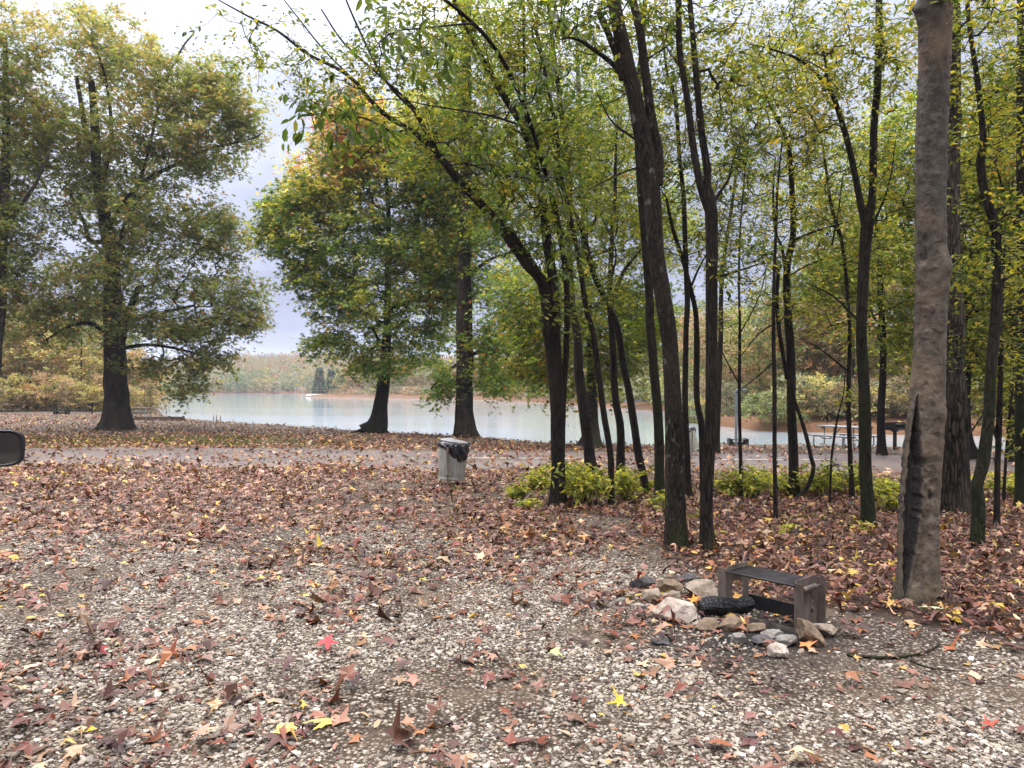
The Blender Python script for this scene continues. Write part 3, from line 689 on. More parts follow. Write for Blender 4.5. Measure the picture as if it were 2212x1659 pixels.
G('dark tree forking above shrub height, between the thin curved tree and the strongly leaning one', [(1340, 1042, 22), (1340, 1000, 18), (1340, 921, 17), (1328, 847, 16), (1322, 713, 14), (1318, 645, 13), (1322, 516, 9), (1328, 430, 8), (1330, 330, 6), (1335, 250, 4)],
  limbs=[[(1319, 660, 9), (1345, 590, 8), (1372, 555, 6), (1400, 520, 3)], [(1322, 600, 5), (1330, 540, 4), (1300, 470, 3)]],
  blobs=[(1330, 330, 110, 120, 70), (1370, 500, 90, 70, 36), (1290, 640, 80, 60, 20)], seed=9, dy=1.8)
G('dark tree leaning strongly left, nearest on the left of the thickest trunk pair', [(1393, 1068, 20), (1390, 1030, 17), (1379, 981, 17), (1364, 877, 16), (1346, 788, 15), (1333, 709, 14), (1317, 666, 13), (1283, 593, 12), (1266, 525, 10), (1240, 456, 8), (1200, 380, 6), (1170, 320, 4)],
  blobs=[(1270, 470, 110, 100, 50), (1200, 300, 100, 100, 40), (1340, 620, 80, 70, 20)], seed=10)
G('dark mossy trunk close behind the thickest one, showing on its left side', [(1425, 1084, 26), (1424, 1030, 22), (1422, 921, 21), (1411, 773, 20), (1405, 700, 19), (1403, 640, 18), (1395, 540, 17), (1386, 430, 16), (1378, 301, 14), (1380, 180, 12), (1390, 60, 10), (1395, -50, 8)],
  blobs=[(1420, 110, 110, 110, 50), (1440, 300, 80, 100, 30), (1330, 200, 90, 90, 30)], bark='moss_bark', seed=11)
G('slim tree right behind the thickest trunk, bending left in the crown', [(1487, 1074, 18), (1486, 1040, 15), (1483, 951, 14), (1480, 862, 13), (1482, 713, 12), (1485, 650, 12), (1481, 559, 11), (1477, 430, 10), (1468, 344, 9), (1459, 215, 8), (1442, 163, 6), (1430, 60, 5)],
  limbs=[[(1484, 640, 6), (1520, 560, 4), (1560, 520, 2)]], blobs=[(1480, 240, 100, 150, 50), (1450, 480, 70, 80, 24), (1540, 520, 70, 60, 16)], seed=12, dy=1.8)
G('slim dark tree leaning left behind the forked mossy tree', [(1519, 1072, 17), (1518, 1020, 15), (1515, 921, 14), (1505, 862, 13), (1505, 773, 13), (1504, 713, 12), (1500, 660, 11), (1475, 560, 9), (1455, 500, 8), (1440, 430, 6)],
  blobs=[(1560, 450, 90, 90, 26), (1440, 400, 70, 70, 18)], seed=13, dy=1.8)
SP = dict(ntw=3, nl=7, dn=1.05, lsz=.072, pal=(G1, G2, YG, LG, YE), pw=(2, 3, 4, 4, .7))
G('pencil-thin sapling in front of the blue-grey lantern post', [(1601, 1076, 9), (1600, 1000, 8), (1597, 862, 7), (1598, 713, 6), (1596, 600, 5), (1600, 480, 4), (1610, 360, 3)],
  limbs=[[(1597, 830, 3.5), (1575, 790, 3), (1550, 740, 2)], [(1599, 720, 3), (1640, 640, 2.5), (1660, 560, 1.6)]], blobs=[(1610, 560, 70, 110, 22), (1600, 400, 80, 100, 34), (1640, 200, 110, 120, 60), (1570, 720, 40, 60, 7)], seed=14, flare=.2, **SP)
G('thin sapling left of the tree with the looping vine', [(1676, 1127, 12), (1675, 1080, 10), (1673, 981, 9), (1673, 832, 9), (1671, 713, 8), (1672, 600, 7), (1677, 480, 6), (1680, 400, 5), (1690, 300, 3)],
  limbs=[[(1672, 700, 4), (1640, 720, 3), (1600, 770, 2)], [(1672, 780, 3.5), (1640, 810, 3), (1590, 850, 1.6)]], blobs=[(1690, 480, 80, 90, 26), (1680, 660, 70, 60, 12), (1720, 300, 70, 80, 20)], seed=15, flare=.2, **SP)
G('dark tree with a black looping vine at its foot, left of the far picnic table', [(1716, 1074, 28), (1715, 1040, 21), (1713, 981, 20), (1710, 862, 19), (1707, 743, 18), (1703, 688, 17), (1700, 580, 15), (1713, 507, 13), (1709, 387, 11), (1698, 301, 9), (1664, 228, 6), (1640, 170, 4)],
  limbs=[[(1700, 820, 9), (1695, 788, 9), (1683, 713, 9), (1678, 640, 8), (1680, 580, 8), (1665, 545, 7), (1640, 560, 4), (1615, 570, 3)], [(1702, 640, 8), (1690, 540, 7), (1675, 500, 6), (1670, 420, 5), (1675, 340, 3)], [(1713, 520, 6), (1760, 500, 5), (1830, 480, 3)], [(1700, 600, 5), (1740, 575, 3), (1780, 560, 2)]],
  blobs=[(1720, 280, 120, 120, 80), (1640, 330, 100, 110, 50), (1770, 480, 100, 80, 50), (1700, 80, 120, 90, 70), (1620, 150, 90, 90, 30), (1640, 560, 60, 40, 12)], seed=16, dy=1.8, **SP)
vy = 12.2
vn = [(1722, 1076, 9), (1746, 1049, 9), (1757, 1011, 9), (1752, 987, 9), (1740, 936, 8.5), (1726, 892, 8), (1716, 860, 7), (1708, 820, 6)]
o_ = catmull(pxpath(vn, 11.9), .04); b_ = o_[0, :3].copy(); Vv_, Ff_ = limb_tube(o_, 10, .12, 3, .2, 1)
tag(link('vine', npmesh('vine', Vv_ - b_, Ff_, True), M['dark_bark'], None, tuple(b_)), 'black looping vine bowing out from the foot of a dark tree', 'vine')
G('slim dark sapling between the looping vine and the thick green mossy trunk', [(1840, 1080, 14), (1839, 1040, 11), (1836, 981, 10), (1833, 847, 10), (1836, 743, 9), (1833, 666, 8), (1819, 524, 7), (1797, 451, 6.5), (1784, 365, 5), (1774, 297, 4)],
  limbs=[[(1829, 800, 4), (1780, 760, 3), (1730, 730, 2)], [(1797, 530, 4), (1812, 450, 3), (1820, 380, 2)]], blobs=[(1800, 350, 90, 110, 56), (1850, 560, 100, 70, 44), (1830, 700, 80, 50, 22), (1740, 650, 60, 40, 10)], seed=17, dy=1.6, **SP)
G('spindly crooked sapling in front of the far picnic table', [(1792, 1100, 6), (1795, 1010, 5), (1800, 960, 5), (1810, 900, 4), (1822, 850, 3), (1826, 800, 2)], y=11.5, blobs=[(1800, 1010, 30, 26, 6), (1820, 850, 30, 40, 5)], seed=18, flare=.1, minnode=.2, **SP)
G('thick mossy green trunk forking high, left of the pale hollow tree', [(1875, 1140, 34), (1874, 1100, 28), (1871, 1040, 26), (1869, 981, 25), (1867, 862, 24), (1861, 743, 22), (1862, 688, 22), (1867, 559, 23), (1874, 481, 26), (1884, 420, 16), (1888, 279, 15), (1897, 172, 15), (1899, 0, 14), (1900, -100, 11)],
  limbs=[[(1870, 490, 18), (1857, 430, 14), (1840, 344, 13), (1814, 249, 11), (1789, 189, 9), (1733, 133, 6), (1668, 107, 4), (1620, 95, 2)], [(1789, 189, 6), (1784, 140, 5), (1778, 105, 3)], [(1880, 500, 5), (1920, 400, 4), (1935, 300, 2)], [(1862, 700, 6), (1800, 640, 4), (1740, 610, 2)]],
  blobs=[(1910, 140, 80, 110, 40), (1810, 110, 110, 90, 56), (1920, 420, 60, 130, 30), (1700, 130, 70, 60, 26), (1770, 250, 80, 60, 30)], bark='moss_bark', seed=19, sides=40, ridge=.03, flare=.35, **SP)
G('tall straight ridged brown trunk close behind the pale hollow tree', [(2060, 1112, 76), (2060, 1080, 64), (2060, 1000, 59), (2061, 900, 54), (2060, 800, 48), (2060, 688, 42), (2057, 560, 38), (2054, 430, 34), (2056, 200, 34), (2055, 0, 32), (2054, -120, 28)],
  limbs=[[(2078, 960, 5), (2120, 900, 4), (2140, 860, 3)]], blobs=[(2100, 20, 120, 70, 40), (2150, 330, 60, 70, 16), (1960, 100, 60, 90, 14)], bark='ridge_bark', seed=20, sides=90, amp=.04, flare=.2, ridge=.06, step=.035, **SP)
G('curvy mossy tree right of the pale hollow tree', [(2109, 1184, 32), (2111, 1150, 27), (2113, 1090, 26), (2110, 1050, 24), (2123, 1000, 24), (2136, 900, 23), (2141, 800, 22), (2149, 713, 22), (2154, 602, 21), (2150, 494, 20), (2130, 425, 18), (2118, 352, 17), (2124, 301, 14), (2111, 172, 11), (2092, 43, 9), (2088, -60, 7)],
  limbs=[[(2124, 425, 6), (2113, 385, 5)], [(2150, 520, 6), (2180, 440, 5), (2190, 380, 3)]], blobs=[(2130, 230, 80, 120, 44), (2100, 60, 100, 70, 32), (2170, 470, 60, 80, 24), (2100, 560, 50, 60, 10)], bark='moss_bark', seed=21, sides=22, flare=.3, **SP)
G('thin dark sapling at the right, next to the curvy mossy tree', [(2152, 1144, 17), (2153, 1110, 13), (2155, 1000, 12), (2158, 921, 12), (2161, 800, 10), (2161, 713, 9), (2166, 600, 7), (2175, 500, 5)],
  limbs=[[(2156, 960, 6), (2145, 920, 6), (2140, 890, 5), (2133, 860, 3)]], blobs=[(2170, 600, 70, 120, 44), (2090, 760, 40, 60, 12), (2110, 620, 60, 60, 16), (2180, 790, 40, 60, 12)], seed=22, flare=.2, **SP)
G('thinnest whip of a sapling near the right edge', [(2167, 1092, 7), (2172, 1000, 6), (2180, 900, 5), (2188, 840, 3.5), (2190, 780, 2)], blobs=[(2185, 830, 30, 50, 8)], seed=23, flare=.1, minnode=.4, **SP)
G('mossy straight tree at the very right edge of the view', [(2204, 1100, 28), (2204, 1060, 22), (2204, 900, 21), (2206, 713, 20), (2208, 602, 19), (2205, 344, 17), (2205, 86, 15), (2204, -60, 12)],
  limbs=[[(2204, 520, 7), (2170, 420, 5), (2150, 350, 3)]], blobs=[(2190, 230, 90, 180, 90), (2200, 600, 80, 130, 44), (2210, 900, 50, 90, 18)], bark='moss_bark', seed=24, sides=18, **SP)
# ---- bigger trees on the lake side
GRN = dict(pal=((.09, .15, .03), (.15, .21, .035), (.34, .34, .05), (.24, .29, .045), (.06, .1, .025), YE, OR), pw=(5, 5, 4, 4, 3, .8, .25))
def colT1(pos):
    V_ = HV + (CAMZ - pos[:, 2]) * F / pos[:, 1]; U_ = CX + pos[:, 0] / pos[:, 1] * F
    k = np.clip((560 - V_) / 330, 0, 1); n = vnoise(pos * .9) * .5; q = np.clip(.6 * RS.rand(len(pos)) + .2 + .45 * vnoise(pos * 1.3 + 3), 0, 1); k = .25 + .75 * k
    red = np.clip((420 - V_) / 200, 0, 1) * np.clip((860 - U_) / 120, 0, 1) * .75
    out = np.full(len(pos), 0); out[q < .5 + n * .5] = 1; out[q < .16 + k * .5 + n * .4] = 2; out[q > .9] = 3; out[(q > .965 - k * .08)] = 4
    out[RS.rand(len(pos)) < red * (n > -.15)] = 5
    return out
mktree('sweetgum_tree', 'green and gold tree at the water, its leaning dark trunk flared to the left', [(800, 937, 62), (812, 925, 50), (819, 905, 38), (822, 877, 30), (829, 822, 26), (833, 773, 23), (836, 713, 18), (838, 620, 14), (840, 500, 11), (835, 400, 8), (825, 300, 4)],
  limbs=[[(803, 932, 22), (785, 931, 16), (765, 936, 8), (752, 938, 4)], [(820, 932, 22), (834, 934, 14), (842, 938, 5)]],
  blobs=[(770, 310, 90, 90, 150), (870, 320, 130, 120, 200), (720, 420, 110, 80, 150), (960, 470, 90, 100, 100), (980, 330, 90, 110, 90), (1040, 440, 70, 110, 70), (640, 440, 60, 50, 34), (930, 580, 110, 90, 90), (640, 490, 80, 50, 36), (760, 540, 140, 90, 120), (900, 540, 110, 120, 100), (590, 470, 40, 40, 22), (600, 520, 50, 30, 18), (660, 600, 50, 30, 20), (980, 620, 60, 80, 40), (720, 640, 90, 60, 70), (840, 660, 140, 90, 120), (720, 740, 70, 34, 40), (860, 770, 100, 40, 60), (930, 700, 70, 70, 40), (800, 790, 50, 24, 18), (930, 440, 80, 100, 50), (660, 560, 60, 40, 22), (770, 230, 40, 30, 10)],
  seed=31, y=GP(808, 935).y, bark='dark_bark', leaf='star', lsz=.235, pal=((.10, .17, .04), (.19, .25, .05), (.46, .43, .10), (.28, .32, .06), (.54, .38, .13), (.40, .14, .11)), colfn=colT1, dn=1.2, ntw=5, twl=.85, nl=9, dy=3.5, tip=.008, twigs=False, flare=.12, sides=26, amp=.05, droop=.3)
def colT2(pos):
    n = vnoise(pos * .8); q = RS.rand(len(pos)); out = np.full(len(pos), 0); out[q < .45 + n * .4] = 1; out[q > .75 - n * .2] = 2; out[q > .94] = 3; return out
mktree('tall_ridged_tree', 'tall ridged trunk with leafy low sprays by the lake, right behind the garbage can', [(1004, 944, 50), (1003, 925, 42), (1003, 877, 37), (1003, 800, 36), (1003, 713, 35), (1003, 600, 30), (1005, 430, 26), (1007, 265, 23), (1008, 100, 20), (1010, -60, 18)],
  limbs=[[(1008, 770, 10), (1050, 760, 7), (1100, 790, 4)], [(1000, 780, 9), (970, 800, 6), (930, 840, 3)], [(1005, 600, 10), (1060, 560, 6), (1120, 540, 4)], [(1006, 400, 9), (960, 340, 6), (930, 300, 4)]],
  blobs=[(970, 820, 44, 26, 20), (950, 850, 30, 14, 10), (1060, 740, 80, 50, 60), (1110, 800, 90, 50, 70), (1060, 830, 40, 20, 14), (1130, 700, 70, 60, 40), (1080, 500, 110, 100, 70), (1000, 200, 120, 100, 60), (930, 350, 80, 80, 36), (1100, 300, 110, 120, 70), (1060, 620, 60, 60, 26), (1010, 60, 100, 80, 40)],
  seed=32, bark='ridge_bark', leaf='star', lsz=.2, pal=((.09, .16, .035), (.14, .22, .045), (.32, .33, .06), OR), colfn=colT2, dn=1.25, ntw=5, twl=.85, nl=9, dy=3, tip=.008, twigs=False, flare=.3, sides=64, amp=.04, ridge=.05, step=.09, minnode=.1)
mktree('lakeside_tree', 'grey-barked lakeside tree with a flared base, behind the left half of the grove', [(1274, 966, 52), (1276, 945, 36), (1279, 900, 26), (1279, 832, 21), (1275, 713, 19), (1264, 600, 18), (1262, 480, 16), (1255, 350, 13), (1250, 200, 10), (1245, 60, 7)],
  limbs=[[(1268, 560, 7), (1300, 545, 6), (1345, 540, 4), (1380, 545, 3)], [(1264, 500, 7), (1330, 430, 5), (1400, 390, 3)]],
  blobs=[(1280, 330, 160, 200, 200), (1180, 760, 90, 70, 80), (1130, 640, 90, 80, 60), (1250, 680, 120, 110, 120), (1370, 700, 90, 110, 110), (1330, 800, 60, 50, 36), (1400, 480, 110, 120, 90), (1210, 830, 40, 30, 16)],
  seed=33, bark='grey_bark', leaf='star', lsz=.18, dn=1.2, ntw=5, twl=.8, nl=9, dy=3, tip=.007, twigs=False, flare=.5, **GRN)
mktree('lakeside_tree', 'dark lakeside tree with a broad flared foot, behind the tall ridged brown trunk', [(2082, 990, 60), (2079, 965, 42), (2077, 920, 34), (2077, 850, 32), (2082, 750, 30), (2092, 650, 26), (2106, 560, 22), (2120, 470, 16), (2130, 360, 12)],
  limbs=[[(2088, 700, 12), (2130, 660, 9), (2170, 640, 5)]], blobs=[(2080, 420, 150, 240, 200), (2160, 650, 110, 150, 110), (2190, 420, 90, 200, 90), (2020, 700, 60, 110, 40), (2160, 800, 70, 70, 30)],
  seed=34, bark='dark_bark', leaf='oval', lsz=.14, dn=1.4, ntw=5, twl=.65, nl=10, dy=3, tip=.006, twigs=False, flare=.5, **GRN)
mktree('woodland_tree', 'leafy mid-green tree beyond the road, right of the thick mossy forked trunk', [(1905, 985, 20), (1903, 900, 16), (1908, 760, 14), (1900, 600, 11), (1890, 450, 8), (1895, 300, 5)], y=22.0,
  blobs=[(1880, 560, 170, 130, 170), (1930, 740, 90, 70, 40), (1860, 400, 150, 120, 90), (1940, 300, 90, 150, 60), (1780, 620, 90, 60, 40)], seed=35, lsz=.135, dn=1.4, ntw=5, twl=.65, nl=10, dy=2.5, tip=.006, twigs=False, minnode=.15, **GRN)
mktree('woodland_tree', 'yellow-green leafy tree beyond the road at the right edge, behind the mossy one', [(2190, 1005, 22), (2188, 900, 18), (2192, 760, 16), (2185, 600, 12), (2180, 450, 8)], y=19.5,
  blobs=[(2170, 620, 110, 170, 110), (2200, 840, 60, 90, 34), (2130, 400, 100, 150, 70), (2200, 150, 80, 150, 50)], seed=36, lsz=.135, dn=1.4, ntw=5, twl=.65, nl=10, dy=2.5, tip=.006, twigs=False, minnode=.15, pal=(G2, YG, LG, YE, OR), pw=(4, 4, 4, 1, .3))
mktree('woodland_tree', 'thin-stemmed open-crowned tree beyond the road, left of the blue-grey lantern post', [(1548, 985, 14), (1550, 900, 12), (1556, 760, 11), (1560, 600, 9), (1580, 450, 7), (1600, 300, 5)], y=23,
  blobs=[(1600, 300, 130, 170, 80), (1650, 480, 120, 90, 50), (1530, 560, 60, 110, 34), (1700, 180, 120, 110, 50), (1560, 680, 50, 60, 12)], seed=37, lsz=.11, ntw=4, twl=.6, nl=7, dy=2.5, tip=.005, twigs=False, minnode=.3, **GRN)
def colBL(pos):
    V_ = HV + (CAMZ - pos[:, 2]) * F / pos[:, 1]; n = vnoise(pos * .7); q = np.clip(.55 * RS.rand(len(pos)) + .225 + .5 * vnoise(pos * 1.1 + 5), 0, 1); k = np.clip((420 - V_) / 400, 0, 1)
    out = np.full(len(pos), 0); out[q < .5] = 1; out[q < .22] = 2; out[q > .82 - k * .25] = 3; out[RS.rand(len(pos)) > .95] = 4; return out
GL = dict(pal=((.14, .175, .06), (.19, .22, .075), (.105, .135, .05), (.30, .25, .095), (.36, .18, .07)))
mktree('broad_oak_tree', 'big spreading tree with a massive furrowed trunk beside the far left picnic table', [(254, 928, 78), (253, 912, 60), (252, 880, 50), (251, 840, 46), (250, 800, 44), (249, 740, 42), (246, 680, 40), (243, 620, 34), (238, 540, 30), (226, 470, 25), (212, 397, 21), (206, 298, 18), (201, 220, 15), (198, 175, 13)],
  limbs=[[(250, 780, 22), (262, 730, 20), (276, 680, 16), (300, 620, 12)], [(208, 340, 12), (186, 290, 12), (178, 240, 10), (165, 165, 8)], [(245, 600, 16), (262, 520, 14), (275, 480, 12), (292, 440, 10), (330, 410, 6)], [(240, 520, 12), (195, 520, 10), (182, 480, 8), (160, 440, 7), (152, 410, 5)],
         [(240, 480, 11), (300, 400, 9), (380, 355, 8), (446, 324, 6), (542, 300, 4), (565, 288, 3)], [(250, 755, 9), (320, 745, 7), (390, 755, 5), (440, 770, 3)], [(244, 740, 12), (200, 700, 9), (150, 705, 6), (90, 740, 3)], [(265, 700, 10), (330, 680, 8), (420, 660, 5)],
         [(290, 430, 7), (320, 330, 6), (350, 200, 5), (390, 110, 4), (420, 70, 3)], [(215, 420, 10), (240, 300, 8), (230, 180, 6), (200, 90, 4), (160, 30, 2)]],
  blobs=[(230, 120, 130, 80, 90), (370, 200, 110, 80, 80), (490, 240, 80, 80, 60), (300, 310, 180, 90, 110), (430, 330, 100, 50, 50), (170, 400, 150, 110, 100), (330, 490, 190, 90, 130), (480, 520, 70, 60, 44), (230, 610, 240, 80, 150), (500, 650, 80, 70, 60), (400, 710, 100, 40, 44), (110, 690, 100, 60, 60), (440, 780, 70, 26, 26), (395, 835, 40, 26, 12), (330, 790, 70, 20, 14), (120, 290, 100, 110, 60), (530, 280, 40, 30, 12), (160, 30, 30, 20, 5), (450, 170, 60, 60, 22), (300, 700, 120, 40, 40), (540, 700, 30, 30, 10)],
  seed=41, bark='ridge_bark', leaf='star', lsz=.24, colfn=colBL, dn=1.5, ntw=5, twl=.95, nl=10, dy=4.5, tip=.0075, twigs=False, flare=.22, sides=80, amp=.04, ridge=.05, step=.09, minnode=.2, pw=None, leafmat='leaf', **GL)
mktree('edge_tree', 'dense dark-leaved tree cut off by the left edge of the view', [(-30, 905, 40), (-20, 800, 36), (-5, 650, 30), (5, 480, 24), (12, 330, 18), (14, 200, 12), (10, 80, 8)], y=37,
  limbs=[[(5, 500, 14), (40, 450, 10), (75, 400, 7), (105, 330, 5)]],
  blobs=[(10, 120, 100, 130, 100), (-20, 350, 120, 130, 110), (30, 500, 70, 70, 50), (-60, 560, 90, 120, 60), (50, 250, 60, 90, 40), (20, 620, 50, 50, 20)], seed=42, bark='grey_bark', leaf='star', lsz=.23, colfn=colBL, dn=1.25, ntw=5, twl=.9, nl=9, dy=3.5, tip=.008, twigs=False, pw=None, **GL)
# ---- woods at the left, far bank, peninsula
PALS = {k_: (tuple(tuple(min(.6, (c_ * .82 + .18 * q_[1]) * 1.25) for c_ in q_) for q_ in v_[0]), v_[1]) for k_, v_ in {'orange': (((.36, .19, .06), (.30, .14, .05), (.38, .27, .09), (.22, .17, .08), (.16, .16, .06)), 'orange-leaved'), 'green': (((.10, .13, .04), (.14, .17, .055), (.19, .2, .06), (.08, .11, .04)), 'green-leaved'),
        'yellow': (((.40, .33, .08), (.30, .27, .07), (.22, .23, .07), (.35, .22, .07)), 'yellow-leaved'), 'brown': (((.22, .15, .09), (.18, .13, .08), (.26, .17, .09), (.16, .15, .08)), 'russet-brown'), 'grey': (((.16, .19, .13), (.2, .22, .15), (.22, .2, .12)), 'grey-green'), 'pink': (((.3, .17, .11), (.33, .22, .12), (.22, .18, .1)), 'pinkish-tan')}.items()}
cnt = {}
ORD = ['first', 'second', 'third', 'fourth', 'fifth', 'sixth', 'seventh', 'eighth', 'ninth', 'tenth', 'eleventh', 'twelfth']
def bgtree(U, V, y, h, wd, pal, where, n=60, lsz=.3, nl=6, ntw=4, kind_='bank_tree', cat='tree', grp='trees', low=.25, bark='grey_bark', seed=0, barew=14, lf='quad'):
    x = (U - CX) / F * y; z0 = gz(x, y); key = (pal, where, cat); cnt[key] = cnt.get(key, 0) + 1
    pals, word = PALS[pal]
    word2 = 'tree' if cat == 'tree' else cat
    label = f'{ORD[cnt[key]-1]} {word} {word2} from the left {where}'
    s = F / y; Vb = HV + (CAMZ - z0) * s; top = Vb - h * s
    rr = np.random.RandomState(seed + 100)
    lean = rr.normal(0, .04) * h * s
    path = [(U, Vb, barew * .035 * s), (U + lean * .3, Vb - h * s * .3, barew * .026 * s), (U + lean * .6, Vb - h * s * .6, barew * .018 * s), (U + lean, Vb - h * s * .85, barew * .006 * s)]
    bl = []
    for k in range(5):
        q = low + (1 - low) * (k + .5) / 5; wk = wd * (.55 + .55 * math.sin(pi * min(1, (k + .9) / 5.2))) * .5
        bl.append((U + lean * q + rr.normal(0, wk * .45) * s, Vb - h * s * q, wk * s, h * s * .5 * (1 - low) / 3.2, n // 5, y, wk))
    return mktree(kind_, label, path, (), bl, y=y, bark=bark, leaf=lf, lsz=lsz, pal=pals, pw=None, ntw=ntw, twl=lsz * 3.2, nl=nl, dy=wd / 2, tip=.012 if y > 100 else .007, twigs=False, sides=8, flare=.3, minnode=low * .8, group=grp, seed=seed, cat=cat, leafmat='leaf_far', step=h / 12)
rr = np.random.RandomState(77)
# left woods
k = 0
for U in np.linspace(-80, 315, 15):
    y = 72 + 9 * rr.rand() + (3 if U > 200 else 0); k += 1
    if (U - CX) / F * y > -0.47 * y - 1: pass
    y = y + (6 if k % 2 else 0); bgtree(U, 0, y, 7.5 + 4 * rr.rand() - (3.5 if U > 230 else 0) - (1.5 if U > 290 else 0), 5.5, ['brown', 'green', 'orange', 'green', 'yellow', 'pink'][k % 6], 'in the left shore woods', n=130, nl=9, lsz=.27, grp='trees of the left woods', low=.12, seed=k, bark='dark_bark', barew=5)
for j, U in enumerate(np.linspace(-20, 312, 15)):
    y = 66.5 + 3 * rr.rand() - (3.5 if U > 280 else 0)
    bgtree(U, 0, y, 1.6 + 1.7 * rr.rand(), 3.4, ['green', 'yellow', 'brown', 'yellow', 'orange', 'pink'][j % 6], 'at the foot of the left shore woods', n=90, lsz=.15, nl=9, cat='shrub', kind_='shrub', grp='shrubs of the left woods', low=.1, seed=200 + j, bark='twig', barew=2)
# right bank trees
k = 0
for U in np.linspace(1545, 2240, 22):
    y = 52 + 14 * rr.rand() + (12 if U < 1640 else 0); k += 1
    bgtree(U, 0, y, 8.5 + 3.5 * rr.rand() + (1.5 if U > 1780 else -1), 6.0, ['orange', 'green', 'pink', 'orange', 'yellow', 'green', 'orange'][k % 7], 'on the opposite bank at the right', n=170, lsz=.25, nl=9, grp='trees on the opposite bank', low=.2, seed=300 + k, bark='dark_bark', barew=7)
for j, U in enumerate(np.linspace(1500, 2230, 22)):
    y = (48.5 if U > 1640 else 60) + 3.5 * rr.rand()
    bgtree(U, 0, y, 1.8 + 1.5 * rr.rand(), 3.8, ['green', 'yellow', 'grey', 'green', 'brown'][j % 5], 'low on the opposite bank at the right', n=100, lsz=.15, nl=9, cat='shrub', kind_='shrub', grp='shrubs on the opposite bank', low=.12, seed=400 + j, bark='twig', barew=2)
# farther along the right shore (seen between the grove trunks)
k = 0
for U in np.concatenate([np.linspace(1165, 1530, 15), np.linspace(1390, 1660, 8)]):
    y = np.interp(U, [1165, 1300, 1490, 1560], [172, 128, 100, 84]) + 8 * rr.rand() + (30 if k >= 15 else 0); k += 1
    bgtree(U, 0, y, 9 + 4 * rr.rand(), 8, ['green', 'grey', 'orange', 'green', 'brown', 'yellow'][k % 6], 'along the shore behind the grove', n=90, nl=8, lsz=.42, grp='trees along the shore behind the grove', low=.08, seed=500 + k, bark='dark_bark', barew=7)
for j, U in enumerate(np.linspace(1152, 1540, 18)):
    y = np.interp(U, [1152, 1300, 1490, 1545], [168.5, 121, 90, 72]) + 3 * rr.rand()
    bgtree(U, 0, y, 2.2 + 1.8 * rr.rand(), 9 if U < 1350 else 6, ['green', 'brown', 'grey', 'green', 'yellow'][j % 5], 'along the shore behind the grove', n=60, lsz=.3, nl=8, cat='shrub', kind_='shrub', grp='shrubs along the shore behind the grove', low=.05, seed=700 + j, bark='twig', barew=2)
for j, U in enumerate(np.linspace(742, 1150, 15)):
    y = np.interp(U, [665, 1100, 1160], [244, 178, 174]) + 3 * rr.rand()
    bgtree(U, 0, y, 1.3 + 1.2 * rr.rand(), 9, ['brown', 'pink', 'grey', 'brown'][j % 4], 'along the bank of the peninsula', n=34, lsz=.4, nl=7, cat='shrub', kind_='shrub', grp='shrubs on the peninsula bank', low=.05, seed=740 + j, bark='twig', barew=2)
# peninsula
k = 0
for U in np.concatenate([np.linspace(738, 1150, 19), np.linspace(745, 1120, 12)]):
    y = np.interp(U, [665, 1100, 1160], [246, 178, 176]) + (6 + 10 * rr.rand() if k < 20 else 25 + 12 * rr.rand()); k += 1
    bgtree(U, 0, y, (6.5 + 4 * rr.rand()), 6.5, ['brown', 'green', 'orange', 'brown', 'grey', 'pink'][k % 6], 'on the low peninsula across the lake', n=50, lsz=.5, nl=8, grp='trees on the peninsula', low=.25, seed=600 + k, bark='dark_bark', barew=6)
# two dark pines on the far shore
def pine(U, y, h, label):
    x = (U - CX) / F * y; z0 = gz(x, y); rs = np.random.RandomState(int(U)); root = thing('pine_tree', label, 'tree', (x, y, z0), group='dark pines on the far shore')
    n = 900; t_ = rs.rand(n) ** .8; rad_ = (1 - t_) * h * .2 + .4; a = rs.rand(n) * 2 * pi; r = rad_ * (.4 + .6 * rs.rand(n)); lay = np.round(t_ * 12) / 12 + rs.normal(0, .012, n)
    pos = np.stack([r * np.cos(a), r * np.sin(a), h * (.1 + .9 * lay) - r * .25], 1); d = np.stack([np.cos(a), np.sin(a), -.35 + 0 * a], 1)
    leafobj('crown', [leafmesh('p', pos, d, 1.3, 'quad', ((.035, .06, .035), (.05, .08, .045), (.03, .05, .03)), None, rs, .4)], M['leaf_far'], root)
    MB().tube([(0, 0, -.2), (0, 0, h * .5), (0, 0, h)], [.3, .2, .03], 8).build('trunk', M['dark_bark'], root, True)
pine(690, 300, 11.5, 'taller dark pine on the far shore, left of the leaning lakeside trunk')
pine(716, 292, 10.5, 'shorter dark pine on the far shore, close to the leaning lakeside trunk')
# far wood, one mass
rs = np.random.RandomState(9)
cx_, cy_ = [], []
xs = rs.uniform(-560, 420, 60000); ys = rs.uniform(180, 960, 60000)
Uu = CX + xs / ys * F; d = sdist(xs, ys, FAR)
ok = (d > 2) & (Uu > 180) & (Uu < 2300) & ~((ys < 300) & (Uu < 1150))
xs, ys, d = xs[ok], ys[ok], d[ok]
order = np.argsort(d); cell = {}; sel = []
for i in order:
    sp = 6.5 if d[i] < 25 else 9.5
    c_ = (int(xs[i] / sp), int(ys[i] / sp), sp)
    if c_ in cell: continue
    cell[c_] = 1; sel.append(i)
sel = np.array(sel); xs, ys, d = xs[sel], ys[sel], d[sel]; zs = height(xs, ys)
vis = (rs.rand(len(xs)) < np.where((d < 60) | (ys > 600), 1, .6))
xs, ys, zs, d = xs[vis], ys[vis], zs[vis], d[vis]
N = len(xs); hh = rs.uniform(8, 12.5, N) * np.where(d < 14, .7, 1); ww = hh * rs.uniform(.38, .5, N)
m_ = 64
q = unit(rs.normal(0, 1, (N, m_, 3))) * (rs.rand(N, m_, 1) ** .33)
